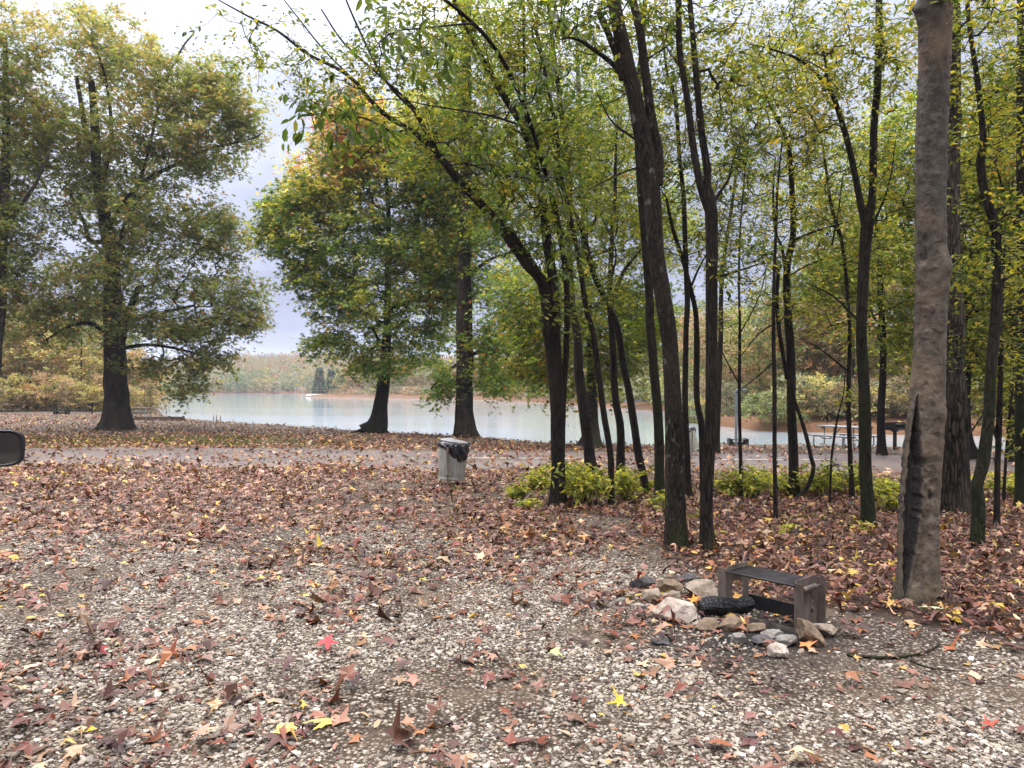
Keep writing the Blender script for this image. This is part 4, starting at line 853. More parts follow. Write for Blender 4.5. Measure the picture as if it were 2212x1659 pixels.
pos = np.stack([xs[:, None] + q[..., 0] * ww[:, None], ys[:, None] + q[..., 1] * ww[:, None], zs[:, None] + hh[:, None] * (.52 + .5 * q[..., 2])], -1).reshape(-1, 3)
dr = rs.normal(0, 1, pos.shape) + q.reshape(-1, 3) * .8
PC = 1.12 * np.array([(.145, .165, .10), (.17, .18, .11), (.11, .135, .075), (.21, .165, .09), (.23, .14, .075), (.19, .13, .085), (.22, .2, .09), (.2, .21, .16)])
low = zs < 4
pc = np.where(low, rs.choice(8, N, p=[.25, .2, .15, .1, .07, .05, .08, .10]), rs.choice(8, N, p=[.1, .08, .08, .2, .22, .2, .1, .02]))
cidx = np.repeat(pc, m_)
PCc = PC
def cf(p_): return cidx
def mass(x0, x1, y0, y1, ntry, test, sp, h0, h1, m2, q0, q1, seed, pr):
    r_ = np.random.RandomState(seed); X_ = r_.uniform(x0, x1, ntry); Y_ = r_.uniform(y0, y1, ntry); k_ = test(X_, Y_); X_, Y_ = X_[k_], Y_[k_]; seen = set(); s_ = []
    for i in range(len(X_)):
        c_ = (int(X_[i] / sp), int(Y_[i] / sp))
        if c_ not in seen: seen.add(c_); s_.append(i)
    X_, Y_ = X_[s_], Y_[s_]; Z_ = height(X_, Y_); n_ = len(X_); H_ = r_.uniform(h0, h1, n_); W_ = H_ * r_.uniform(.32, .42, n_)
    q = unit(r_.normal(0, 1, (n_, m2, 3))) * (r_.rand(n_, m2, 1) ** .36)
    ps = np.stack([X_[:, None] + q[..., 0] * W_[:, None], Y_[:, None] + q[..., 1] * W_[:, None], Z_[:, None] + H_[:, None] * (.5 + .5 * q[..., 2])], -1).reshape(-1, 3)
    ci_ = np.repeat(r_.choice(8, n_, p=pr), m2)
    return leafmesh('m', ps, r_.normal(0, 1, ps.shape) + q.reshape(-1, 3) * .6, r_.uniform(q0, q1, len(ps)), 'quad', PC, None, r_, 1.5, None, .25, lambda p_: ci_)
mR = mass(10, 160, 66, 185, 9000, lambda x_, y_: (sdist(x_, y_, FAR) > 12) & (x_ / y_ < .8) & (x_ / y_ > .12) & ~((x_ > 22) & (x_ < 46) & (y_ > 78) & (y_ < 92)), 5.5, 6.5, 9.5, 170, .35, .75, 31, [.08, .1, .1, .2, .18, .12, .17, .05])
mL = mass(-150, -38, 74, 150, 9000, lambda x_, y_: (sdist(x_, y_, NEAR) > 6) & (x_ / y_ > -.85) & (x_ / y_ < -.49), 5.5, 9, 13, 200, .35, .75, 32, [.12, .16, .14, .16, .12, .12, .13, .05])
leafobj('far_forest', [mR, mL, leafmesh('f', pos, dr, rs.uniform(1.2, 2.2, len(pos)), 'quad', PCc, None, rs, 1.5, None, .16, cf)], M['leaf_far'])
kind(bpy.data.objects['far_forest'], 'stuff')
print('TREES', sum(TREES.values()), 'far', len(pos))
# ------------------------------------------------------------------ park objects
M['galv'] = m_plain('weathered_galvanised_steel', (.26, .26, .22), (.50, .50, .44), 3, .5, .35, .3, .003, stretch=(5, 5, 1.2))
M['lid'] = m_plain('pale_lid_metal', (.14, .14, .145), (.26, .26, .265), 6, .45, .3)
M['bag'] = m_plain('black_plastic_bag', (.004, .004, .007), (.010, .010, .016), 9, .22, 0, .6, .02, .6)
M['rustpost'] = m_plain('rusty_post', (.10, .08, .055), (.24, .19, .13), 12, .75)
M['chain'] = m_plain('rusty_chain', (.09, .07, .045), (.22, .18, .11), 20, .6, .4)
M['rust'] = m_plain('sooty_rusted_steel', (.035, .027, .022), (.17, .135, .11), 9, .7, .3, .7, .004, stretch=(1, 1, .5))
M['soot'] = m_plain('sooty_black_steel', (.006, .006, .007), (.03, .028, .028), 9, .6, .3, .5)
M['char'] = None
t = NT('charred_wood'); v = t.obj((22, 22, 22)); vo = t.n('ShaderNodeTexVoronoi', feature='DISTANCE_TO_EDGE'); vo.inputs['Scale'].default_value = 1.6; t.l(v, vo.inputs['Vector'])
e_ = t.ramp(vo.outputs['Distance'], [(0, 0.), (.12, 1.)]); M['char'] = t.out(t.princ(t.mix(e_, (.002, .002, .002), t.ramp(t.noise(v, 1, 4), [(.3, (.004, .004, .005)), (.7, (.018, .018, .02))])), .62, 0, t.bump(e_, 1, .02), .3))
M['tube'] = m_plain('galvanised_tube', (.2, .22, .21), (.36, .38, .37), 10, .45, .6)
M['plank'] = m_plain('pale_grey_plank', (.15, .165, .185), (.25, .27, .30), 4, .5, .1, .2, .003, stretch=(1, 10, 10))
M['plank_dark'] = m_plain('dark_plank', (.05, .055, .052), (.10, .105, .098), 4, .7, 0, .3, .003, stretch=(1, 10, 10))
M['plank_end'] = m_plain('dark_end_board', (.012, .012, .014), (.03, .03, .032), 8, .6)
M['timber'] = m_plain('weathered_timber', (.05, .04, .032), (.15, .12, .095), 5, .85, 0, .6, .01, stretch=(1, 8, 8))
M['lamp'] = m_plain('blue_grey_paint', (.13, .16, .19), (.22, .26, .30), 5, .5)
M['white'] = m_plain('white_sheet_metal', (.36, .36, .36), (.46, .46, .46), 2, .6)
M['dark'] = m_plain('opening_shade', (.015, .015, .018), (.04, .04, .045), 4, .8)  # dark colour standing in for the shade inside the building's openings

def trashcan(U, V, label, tilt=(0, 0), yaw=0, k=1.0, bagdir=0.):
    p = GP(U, V); root = thing('garbage_can', label, 'garbage can', tuple(p), yaw, None)
    R = Matrix.Rotation(tilt[0], 3, 'X') @ Matrix.Rotation(tilt[1], 3, 'Y')
    S = 180; H = .64 * k; z0 = .115 * k; cx_, cy_ = .05 * k, .26 * k
    prof = [(0, .205, 0), (0, .225, 0), (.012, .238, 0), (.022, .232, 0), (.03, .236, 0), (.045, .226, 0), (.055, .229, 1), (.3, .243, 1), (.56, .256, 1), (.60, .258, 0), (.612, .266, 0), (.63, .266, 0), (.64, .255, 0)]
    v = []; f = []
    for (z, r, fl) in prof:
        for i in range(S):
            a = 2 * pi * i / S; rr_ = r + (fl * .0075 * math.cos(a * 36)); 
            if fl: rr_ -= .012 * max(0, 1 - abs(z - .4) / .2) * max(0, math.cos(a + 1.2)) ** 6
            q = R @ Vector((rr_ * math.cos(a), rr_ * math.sin(a), z)) * k; v.append((q.x + cx_, q.y + cy_, q.z + z0))
    for j in range(len(prof) - 1):
        for i in range(S): f.append((j * S + i, j * S + (i + 1) % S, (j + 1) * S + (i + 1) % S, (j + 1) * S + i))
    f.append(tuple(range(S - 1, -1, -1)))
    MB().add(v, f).build('can_body', M['galv'], root, True)
    # bag: a skirt over the rim hanging lowest at the right
    v = []; f = []; S2 = 120; rows = 15
    for j in range(rows):
        tt = j / (rows - 1)
        for i in range(S2):
            a = 2 * pi * i / S2; low = .12 + .24 * max(0, math.cos(a - (-.75 + bagdir))) ** 2.2 + .02 * math.sin(3 * a + .4)
            z = .675 - tt * low if tt > .12 else .675 + .01 * math.sin(5 * a)
            wr = .006 * math.sin(a * 17 + tt * 6 + 2 * math.sin(a * 3)) + .007 * math.sin(a * 9 - tt * 9) + .004 * math.sin(a * 31 + tt * 14)
            r = .262 + .022 * math.sin(pi * min(1, tt * 1.1)) * (1 + .5 * math.sin(a * 2)) + wr * (.4 + tt)
            if j == 0: r = .215
            if a > 1.0 and a < 1.9: z += .035 * (1 - tt) * math.sin((a - 1) / .9 * pi)
            if tt > .9: r -= .012
            q = R @ Vector((r * math.cos(a), r * math.sin(a), z)) * k; v.append((q.x + cx_, q.y + cy_, q.z + z0 - .01))
    for j in range(rows - 1):
        for i in range(S2): f.append((j * S2 + i, (j + 1) * S2 + i, (j + 1) * S2 + (i + 1) % S2, j * S2 + (i + 1) % S2))
    MB().add(v, f).build('garbage_bag', M['bag'], root, True)
    v = []; f = []; pr = [(.262, .655), (.268, .66), (.268, .685), (.260, .692), (.24, .694), (.2, .703), (.14, .712), (.06, .717), (.0, .718)]
    for (r, z) in pr:
        for i in range(64):
            a = 2 * pi * i / 64; rr_ = r * (1.0 if r > .25 else 1) ; zz = z + (.0035 * math.cos(a * 1) if r < .25 else 0) + .025 * -math.cos(a)
            q = R @ Vector((rr_ * math.cos(a) * .95 + .012, rr_ * math.sin(a) * .95 - .01, zz)) * k; v.append((q.x + cx_, q.y + cy_, q.z + z0))
    for j in range(len(pr) - 1):
        for i in range(64): f.append((j * 64 + i, j * 64 + (i + 1) % 64, (j + 1) * 64 + (i + 1) % 64, (j + 1) * 64 + i))
    lid = MB().add(v, f).build('can_lid', M['lid'], root, True)
    MB().box((0, -.02 * k, .29 * k), (.034 * k, .02 * k, .82 * k), None, .004).build('post', M['rustpost'], root)
    c = MB(); 
    for j in range(16):
        a = j * 2.1; c.tube([(.012 * math.cos(a) + .004 * j % .02, -.035 + .01 * math.sin(a), (.44 + .014 * j) * k), (.02 * math.cos(a + 1.4), -.045, (.452 + .014 * j) * k)], .006, 5)
    for s_ in (-1, 1): c.tube([(0, -.035, .25 * k), (s_ * .03, -.04, .21 * k), (s_ * .055, -.02, .185 * k), (s_ * .04, -.03, .175 * k)], .006, 6)
    c.build('chain', M['chain'], root, True)
    return root
trashcan(967, 1053, 'galvanised garbage can with a black bag over its rim, on a post by the road', (0.0, .05))
trashcan(1495, 984, 'tilted ribbed garbage can half hidden behind the grove trunks, beyond the road', (-.05, -.28), k=1.0, bagdir=1.5)

# cooking grill over the stone ring
gy = 5.33; G0 = Vector((1.965, 5.33, 0)); wd_ = Vector((-.645, .764, 0)).normalized(); dd_ = Vector((.764, .645, 0)).normalized()
groot = thing('cooking_grill', 'low rusty steel cooking grill with a barred grate, standing over the stone fire ring', 'grill', (G0.x, G0.y, gz(G0.x, G0.y)))
def L(w_, d_, z): q = wd_ * w_ + dd_ * d_; return Vector((q.x, q.y, z))
MW = Matrix((wd_, dd_, Vector((0, 0, 1)))).transposed()
def plate(w0, outward, name):
    Hh = .345; D = .30; m = MB(); th = .007
    # side sheet with notched adjustment holes cut out: built from an outline in the d-z plane with an open window
    outer = [(0, -.03), (D, -.03), (D, Hh - .03), (D - .02, Hh + .015), (.02, Hh + .015), (0, Hh - .02)]
    win = [(.21, .09), (.245, .09), (.24, .12), (.255, .14), (.24, .16), (.255, .18), (.24, .2), (.25, .23), (.21, .24), (.215, .16)] if w0 < .1 else [(.075, .05), (.225, .05), (.205, .10), (.225, .12), (.205, .145), (.225, .165), (.205, .19), (.225, .215), (.2, .235), (.1, .235), (.075, .215), (.095, .19), (.075, .165), (.095, .145), (.075, .12), (.095, .10)]
    n = len(win); cx_, cz_ = (.228, .15) if w0 < .1 else (.15, .145)
    def proj(p):
        dx, dz = p[0] - cx_, p[1] - cz_; best = 1e9
        for i in range(len(outer)):
            ax, az = outer[i]; bx, bz = outer[(i + 1) % len(outer)]; ex, ez = bx - ax, bz - az; den = dx * ez - dz * ex
            if abs(den) < 1e-9: continue
            s_ = ((ax - cx_) * ez - (az - cz_) * ex) / den; u_ = ((ax - cx_) * dz - (az - cz_) * dx) / den
            if s_ > 0 and -1e-6 <= u_ <= 1 + 1e-6: best = min(best, s_)
        return (cx_ + dx * best, cz_ + dz * best)
    pts = sorted([(math.atan2(p[1] - cz_, p[0] - cx_), p, None) for p in win] + [(math.atan2(p[1] - cz_, p[0] - cx_), None, p) for p in outer])
    def winat(a):
        dx, dz = math.cos(a), math.sin(a)
        for i in range(n):
            ax, az = win[i]; bx, bz = win[(i + 1) % n]; ex, ez = bx - ax, bz - az; den = dx * ez - dz * ex
            if abs(den) < 1e-9: continue
            s_ = ((ax - cx_) * ez - (az - cz_) * ex) / den; u_ = ((ax - cx_) * dz - (az - cz_) * dx) / den
            if s_ > 0 and -1e-6 <= u_ <= 1 + 1e-6: return (cx_ + dx * s_, cz_ + dz * s_)
    ring = []
    for a, wi, ou in pts: ring.append((wi or winat(a), ou or proj(wi)))
    k = len(ring); v = []
    for side in (0, th):
        for (wi, ou) in ring: v.append(L(w0 + side, wi[0], wi[1])); v.append(L(w0 + side, ou[0], ou[1]))
    f = []
    for i in range(k):
        j = (i + 1) % k; a, b, c_, d_ = 2 * i, 2 * i + 1, 2 * j + 1, 2 * j
        f.append((a, b, c_, d_)); f.append((a + 2 * k, d_ + 2 * k, c_ + 2 * k, b + 2 * k)); f.append((a, d_, d_ + 2 * k, a + 2 * k)); f.append((b, b + 2 * k, c_ + 2 * k, c_))
    m.add(v, f)
    o = m.build(name, M['rust'], groot)
    for dpos in (0.0, D):
        fl = MB()   # flanged edges turned outward
        s_ = outward * .03
        pr = [(w0 + th / 2 + s_ - .03, .0), (w0 + th / 2 + s_ + .03, 0)]
        fl.box(L(w0 + s_ + th / 2, dpos + (-.004 if dpos == 0 else .004), .16), (.066 if w0 < .1 or dpos == 0 else .05, .006, .40 - .03), MW, .001)
        fl.build('flange', M['rust'], o)
plate(0.0, -1, 'end_plate'); plate(.56, 1, 'end_plate')
gm = MB()
for j in range(12):
    d_ = .014 + j * .0245; gm.tube([L(.012, d_, .325), L(.555, d_, .325)], .0045, 6)
for w_ in (.03, .19, .36, .53): gm.box(L(w_, .15, .314), (.012, .29, .008), MW)
gm.tube([L(.0, -.008, .325), L(.56, -.008, .325)], .009, 8)
grate = gm.build('grate', M['soot'], groot, True)
cm = MB()     # coiled handle outside the near plate
cm.tube([L(-.03, .035, .295), L(-.03, .29, .295)], .006, 6)
pts = []
for j in range(0, 220):
    a = j * .72; pts.append(L(-.03 + .017 * math.cos(a), .045 + .175 * j / 220, .295 + .017 * math.sin(a)))
cm.tube(pts, .0032, 5); cm.build('coil_handle', M['rust'], grate, True)
MB().box(L(.28, .30, .05), (.56, .006, .11), MW, .001).build('rear_panel', M['soot'], groot)
MB().box(L(.28, 0.006, .0), (.55, .006, .05), MW, .001).build('front_bar', M['rust'], groot)
# charred log
lp = [(1512, 1312, .0), (1530, 1308, .0), (1560, 1309, 0), (1590, 1311, 0), (1612, 1306, 0), (1624, 1304, 0)]
yl = 5.72
q = np.array([(*P(u, v_, yl + .12 * (u - 1512) / 112), 0) for u, v_, _ in lp]); q[:, 3] = [.052, .066, .068, .058, .055, .045]
q = catmull(q, .02); Vl, Fl = limb_tube(q, 26, .16, 4, 0, 3, 5)
Vl = np.vstack([Vl, q[0:1, :3]]); Fl.append(np.array([(i, len(Vl) - 1, (i + 1) % 26) for i in range(26)]))
c0 = np.array([q[:, 0].mean(), q[:, 1].mean(), gz(1.6, 5.7)])
tag(link('charred_log', npmesh('charred_log', Vl - c0, Fl, False), M['char'], None, tuple(c0)), 'charred black log lying under the cooking grill', 'log')
# stones of the ring
import bmesh
def rock(U, V, wpx, hpx, colr, label, tilt=0., flat=1.0, seed=0, depth=1.0, dz=0., y=None):
    "V is the image row of the bottom edge"
    Vb = V + hpx / 2; p = GP(U, Vb - hpx * .15); yy = y or p.y; s = F / yy
    w_ = wpx / s / 2; h_ = hpx / s / 2 * 1.15; dpt = w_ * .75 * depth
    bm = bmesh.new(); bmesh.ops.create_icosphere(bm, subdivisions=4, radius=1)
    rs_ = np.random.RandomState(seed + 1); vs = np.array([v_.co[:] for v_ in bm.verts]); f_ = np.array([[v_.index for v_ in ff.verts] for ff in bm.faces]); bm.free()
    # planar cuts give angular faces
    dirs = unit(rs_.normal(0, 1, (17, 3))); lim = rs_.uniform(.5, .82, 17)
    for d_, l_ in zip(dirs, lim):
        t_ = vs @ d_; vs = vs - np.maximum(0, t_ - l_)[:, None] * d_ * .98
    vs *= 1 + fbm(vs * 2.2 + seed, 3)[:, None] * .10 + fbm(vs * 7 + seed, 2)[:, None] * .025
    vs = vs / np.abs(vs).max(0)
    c_, s_ = math.cos(tilt), math.sin(tilt)
    v3 = vs * np.array([w_, dpt, h_ * flat]); x_, z_ = v3[:, 0] * c_ - v3[:, 2] * s_, v3[:, 0] * s_ + v3[:, 2] * c_; v3 = np.stack([x_, v3[:, 1], z_], 1)
    cen = P(U, V, yy); base = np.array([cen[0], cen[1], gz(cen[0], cen[1]) + 0.0])
    off = cen - base + np.array([0, 0, dz]); lowz = v3[:, 2].min() + off[2]
    if lowz > -.004 and not dz: off[2] -= lowz + .012
    key = 'rock_' + colr
    me = npmesh('rock', v3 + off, [f_], True)
    try: me.set_sharp_from_angle(angle=math.radians(22))
    except Exception: pass
    o = link('rock', me, M[key], None, tuple(base)); tag(o, label, 'rock', 'stones of the fire ring'); return o
def mrock(n_, a, b):
    a = tuple(q_ * .6 for q_ in a); b = tuple(q_ * .72 for q_ in b)
    t = NT('rock_' + n_); v = t.obj((1, 1, 1)); n1 = t.noise(v, 9, 6, .7); n2 = t.noise(v, 60, 4, .7)
    c = t.ramp(n1, [(.3, a), (.68, b)]); c = t.mix(t.ramp(n2, [(.35, .55), (.5, 0.)]), c, tuple(q_ * .45 for q_ in a))
    M['rock_' + n_] = t.out(t.princ(c, .75, 0, t.bump(t.math('ADD', n1, t.math('MULTIPLY', n2, .4)), .9, .012), .3))
mrock('pale', (.30, .24, .19), (.58, .50, .43)); mrock('tan', (.17, .13, .095), (.38, .31, .24)); mrock('brown', (.10, .07, .045), (.27, .19, .125)); mrock('dark', (.035, .034, .036), (.11, .105, .105)); mrock('grey', (.13, .12, .105), (.31, .29, .26))
RK = [(1387, 1261, 62, 30, 'dark', 'dark oblong rock at the far left end of the stone ring', 0, 1), (1363, 1287, 24, 27, 'tan', 'small roundish tan rock below the dark oblong one at the left', .2, 1), (1408, 1291, 45, 33, 'tan', 'squarish tan rock between the small roundish one and the pinkish one', .3, 1),
 (1442, 1270, 72, 44, 'brown', 'broad brown rock just left of the small slate-grey rock on top', -.1, 1), (1450, 1288, 50, 28, 'tan', 'pinkish tan rock right behind the largest pale stone', 0, 1), (1516, 1273, 74, 42, 'tan', 'long tan rock with a pale top, against the left end of the grill', -.1, 1),
 (1458, 1318, 96, 54, 'pale', 'largest pale stone of the ring, left of the charred log', -.15, 1), (1386, 1313, 28, 22, 'grey', 'small grey rock left of the largest pale stone', 0, 1), (1529, 1351, 60, 30, 'brown', 'flat brown rock in front of the charred log', 0, 1), (1578, 1347, 54, 34, 'brown', 'orange-brown angular rock in front of the charred log', .2, 1),
 (1633, 1357, 44, 22, 'brown', 'low brown rock in the front of the ring, behind two thin grey slabs', 0, 1), (1666, 1369, 52, 17, 'grey', 'thin pale-grey slab at the front of the ring, upper of two', .1, 1), (1596, 1380, 36, 29, 'grey', 'blocky grey rock at the front of the ring, below the orange-brown one', 0, 1), (1644, 1384, 54, 21, 'dark', 'thin dark slab at the front of the ring, lower of two', 0, 1),
 (1701, 1384, 54, 27, 'grey', 'grey-brown rock just left of the tilted slab', .1, 1), (1676, 1407, 54, 34, 'pale', 'pale whitish rock frontmost of the ring', 0, 1), (1750, 1372, 104, 44, 'brown', 'long brown slab tilted up against the right end of the grill', -.85, 1), (1784, 1362, 62, 30, 'tan', 'tan rock tucked behind the tilted slab at the right', -.25, 1),
 (1341, 1298, 28, 15, 'grey', 'low grey stone at the far left, partly under leaves', 0, 1), (1731, 1405, 13, 15, 'pale', 'tiny pale pebble below the tilted slab', 0, 1), (1431, 1388, 50, 18, 'dark', 'flat dark stone sunk in leaves in front of the ring', 0, 1)]
for i, (u, v_, w_, h_, c_, lb, tl, fl) in enumerate(RK): rock(u, v_, w_, h_, c_, lb, tl, fl, i * 3 + 1)
rock(1481, 1252, 50, 25, 'dark', 'small slate-grey rock resting on top, between the brown and the long tan rock', .05, 1, 71, 1, .001)

def pic_table(name, label, p, yaw, plank, end, Lh=1.83):
    root = thing('picnic_table', label, 'picnic table', tuple(p), yaw)
    for nm, yy, zz, w_ in (('table_top', 0, .75, .72), ('bench', -.66, .44, .26), ('bench', .66, .44, .26)):
        m = MB(); nb = 5 if nm == 'table_top' else 2
        for j in range(nb): m.box((0, yy + (j - (nb - 1) / 2) * w_ / nb, zz), (Lh, w_ / nb - .008, .04), None, .004)
        pl = m.build(nm, plank, root)
        for s_ in (-1, 1): MB().box((s_ * (Lh / 2 + .004), yy, zz - .0), (.008, w_, .055)).build('end_board', end, pl)
    for s_ in (-1, 1):
        x = s_ * .62
        for sy in (-1, 1):   # bent tube: bench support down, foot bend, in, up to the top
            pts = [(x, sy * .74, .425), (x, sy * .76, .40), (x, sy * .76, .14), (x, sy * .71, .05), (x, sy * .60, .025), (x, sy * .38, .025), (x, sy * .28, .06), (x, sy * .24, .14), (x, sy * .24, .73)]
            fr = MB().tube(pts, .024, 8); fr.tube([(x, sy * .24, .30), (x, sy * .5, .41), (x, sy * .74, .415)], .02, 8)
            fr.build('frame', M['tube'], root, True)
        MB().tube([(x, 0, .30), (x - s_ * .02, -.0, .30), (x - s_ * .55, 0, .72)], .016, 6).tube([(x, -.24, .30), (x, .24, .30)], .018, 6).build('brace', M['tube'], root, True)
    return root
p = GP(1822, 968); pic_table('picnic_table', 'pale grey picnic table with dark end boards, on the near shore behind the saplings', p, math.atan2(-.90, .44), M['plank'], M['plank_end'])
p = GP(296, 904); pic_table('picnic_table', 'dark picnic table at the far left, beside the massive furrowed trunk and the water', p, .05, M['plank_dark'], M['plank_dark'], 2.1)

def pedestal(U, V, label, yaw, y=None):
    p = GP(U, V); root = thing('pedestal_grill', label, 'grill', tuple(p), yaw)
    MB().box((0, 0, .3), (.09, .09, .68), None, .008).box((0, 0, .625), (.17, .17, .05), None, .004).build('post', M['soot'], root)
    m = MB(); W, D, Hh = .55, .42, .25; z = .65
    m.box((0, 0, z + .006), (W, D, .012)).box((0, D / 2, z + Hh / 2), (W, .008, Hh)).box((-W / 2, 0, z + Hh / 2), (.008, D, Hh)).box((W / 2, 0, z + Hh / 2), (.008, D, Hh)).box((0, -D / 2, z + .04), (W, .008, .08))
    m.build('firebox', M['soot'], root)
    m = MB()
    for j in range(12): m.tube([(-W / 2 + .03 + j * .044, -D / 2 - .02, z + .2), (-W / 2 + .03 + j * .044, D / 2 - .02, z + .2)], .006, 5)
    m.tube([(-W / 2 - .03, -D / 2, z + .2), (W / 2 + .03, -D / 2, z + .2)], .01, 6)
    m.build('grate', M['soot'], root)
pedestal(1933, 972, 'black pedestal grill on the near shore, left of the pale hollow tree', .6)
pedestal(199, 894, 'dark pedestal grill on a post at the far left, in front of the woods', .1)

def firebox(U, V, label, W, D, H, yaw):
    p = GP(U, V); root = thing('fire_grate', label, 'grill', tuple(p), yaw)
    m = MB()
    for s_ in (-1, 1):
        e = MB().box((s_ * W / 2, 0, H / 2), (.012, D, H + .04), None, .002)
        for sy in (-1, 1): e.box((s_ * (W / 2 - .06), sy * D / 2, H / 2), (.13, .01, H + .04), None, .002)
        e.build('end_plate', M['soot'], root)
    MB().box((0, D / 2, H * .25), (W - .02, .008, H * .5)).build('rear_panel', M['soot'], root)
    MB().box((0, -D / 2, .03), (W - .02, .01, .07)).build('front_bar', M['rust'], root)
    m = MB()
    for j in range(10): m.tube([(-W / 2, -D / 2 + .04 + j * (D - .08) / 9, H * .93), (W / 2, -D / 2 + .04 + j * (D - .08) / 9, H * .93)], .009, 5)
    m.box((0, -D / 2 + .012, H * .93), (W, .02, .03)).build('grate', M['rust'], root)
    return root
firebox(1594, 963, 'black steel fire grate at the foot of the grey lamp post', .72, .5, .26, -.1)
firebox(133, 895, 'dark open fire grate at the far left, in front of the orange bushes', 1.0, .6, .30, .05)
# lamp / lantern post
p = GP(1590, 965); root = thing('lantern_post', 'blue-grey steel post with a short arm to the right, beside the black fire grate', 'post', tuple(p))
hp = (965 - 842) / F * p.y
MB().box((0, 0, hp / 2 - .05), (.085, .085, hp), None, .008).build('pole', M['lamp'], root)
MB().tube([(0, 0, hp - .06), (.05, 0, hp - .005), (.12, 0, hp)], .045, 10).tube([(.1, 0, hp), (.40, 0, hp + .002)], .035, 10).build('arm', M['lamp'], root, True)
# retaining timbers by the far table
p1 = GP(290, 907); p2 = GP(398, 909); v_ = p2 - p1; ln = v_.length; mid = (p1 + p2) / 2
root = thing('retaining_timber', 'weathered retaining timbers edging the far picnic pad at the water', 'timber edging', (mid.x, mid.y, gz(mid.x, mid.y)), math.atan2(v_.y, v_.x))
MB().box((-.5, 0, .10), (ln - 1, .16, .28), None, .02).box((ln / 2 - .55, .02, .13), (1.1, .16, .26), None, .02).build('beam', M['timber'], root)
for xx in (ln / 2 - .0, -ln / 2 + .2, .45 * ln / 2): MB().box((xx, -.10, .12), (.16, .05, .38), None, .01).build('stake', M['timber'], root)
# stubs standing in the lake
for i, (u, v1, v0, lb) in enumerate(((461, 908, 897, 'left of the three'), (467, 909, 896, 'middle of the three'), (476, 908, 897, 'right of the three'), (359, 891, 880, 'lone, farther left than the trio'))):
    y = 2.75 * F / (v1 - HV); x = (u - CX) / F * y
    m = MB().tube([(0, 0, -.6), (.01, 0, .2), (.05 * math.sin(i * 2), 0, (v1 - v0) / F * y)], [.05, .045, .03], 8); o = m.build('mooring_stake', M['timber'], None, True, (x, y, WZ)); tag(o, f'thin weathered stake standing in the lake, {lb}', 'stake')
# buildings across the lake
def shed(U, V, y, W, D, H, label, bays, yaw=0.):
    x = (U - CX) / F * y; z = gz(x, y); root = thing('boathouse', label, 'building', (x, y, z), yaw)
    m = MB()
    m.box((0, D / 2, H / 2), (W, .1, H)).box((-W / 2, 0, H / 2), (.1, D, H)).box((W / 2, 0, H / 2), (.1, D, H))
    for b in range(bays + 1): m.box((-W / 2 + W * b / bays, -D / 2, H / 2), (.45, .14, H))
    m.box((0, -D / 2, H - .3), (W, .12, .6)); m.box((W * .16, -D / 2 + .02, H / 2), (W * .66, .1, H)).build('wall', M['white'], root)
    MB().box((-W * .36, -D / 2 + .02, H * .4), (W * .2, .16, H * .75)).build('door', M['dark'], root)  # dark box whose colour paints the shade inside an open bay
    e = .5; v = [(-W / 2 - e, -D / 2 - e, H), (W / 2 + e, -D / 2 - e, H), (W / 2 + e, 0, H + .55), (-W / 2 - e, 0, H + .55), (-W / 2 - e, D / 2 + e, H), (W / 2 + e, D / 2 + e, H)]
    MB().add(v, [(0, 1, 2, 3), (3, 2, 5, 4), (0, 3, 4), (1, 5, 2), (0, 4, 5, 1)]).build('roof', M['white'], root)
shed(691, 850, 246, 7.0, 3.5, 1.15, 'long low white building at the tip of the peninsula across the lake', 6)
shed(1112, 852, 208, 9.5, 4, 1.6, 'white building half hidden among the peninsula trees, between the two lakeside trunks', 5)
x = (645 - CX) / F * 377; root = thing('swing_frame', 'tiny pale frame on the far shore, left of the white building', 'frame', (x, 377, gz(x, 377)))
m = MB()
for s_ in (-1, 1): m.tube([(s_ * 1.9, 0, -.3), (s_ * 1.9, 0, 2.1)], .14, 6)
m.tube([(-2, 0, 2.1), (2, 0, 2.1)], .14, 6).build('frame', M['white'], root)
def boat(U, V, y, label, L_=6.):
    x = (U - CX) / F * y; root = thing('pontoon_boat', label, 'boat', (x, y, WZ))
    for s_ in (-1, 1): MB().tube([(-L_ / 2, s_ * .9, .1), (L_ / 2 - .6, s_ * .9, .1), (L_ / 2, s_ * .9, .28)], [.28, .28, .08], 10).build('pontoon', M['lamp'], root, True)
    MB().box((0, 0, .45), (L_, 2.3, .12), None, .02).build('deck', M['white'], root)
    m = MB()
    for a in (-1, 1):
        m.box((0, a * 1.1, .8), (L_ * .9, .05, .55)); 
    m.box((-L_ * .45, 0, .8), (.05, 2.2, .55)).box((L_ * .45, 0, .8), (.05, 2.2, .55)).build('railing', M['lamp'], root)
    MB().tube([(-1, -1, 1.1), (-.4, -1, 1.8), (.2, -1, 1.1)], .03, 6).tube([(-1, 1, 1.1), (-.4, 1, 1.8), (.2, 1, 1.1)], .03, 6).box((-.4, 0, 1.85), (2.2, 2.1, .06), None, .02).build('canopy', M['lamp'], root)
boat(1386, 876, 108, 'moored pontoon boat far across the water, left of the thickest trunk', 5)
boat(1486, 880, 83, 'white pontoon boat by the far bank, glimpsed right of the thickest trunk', 4)

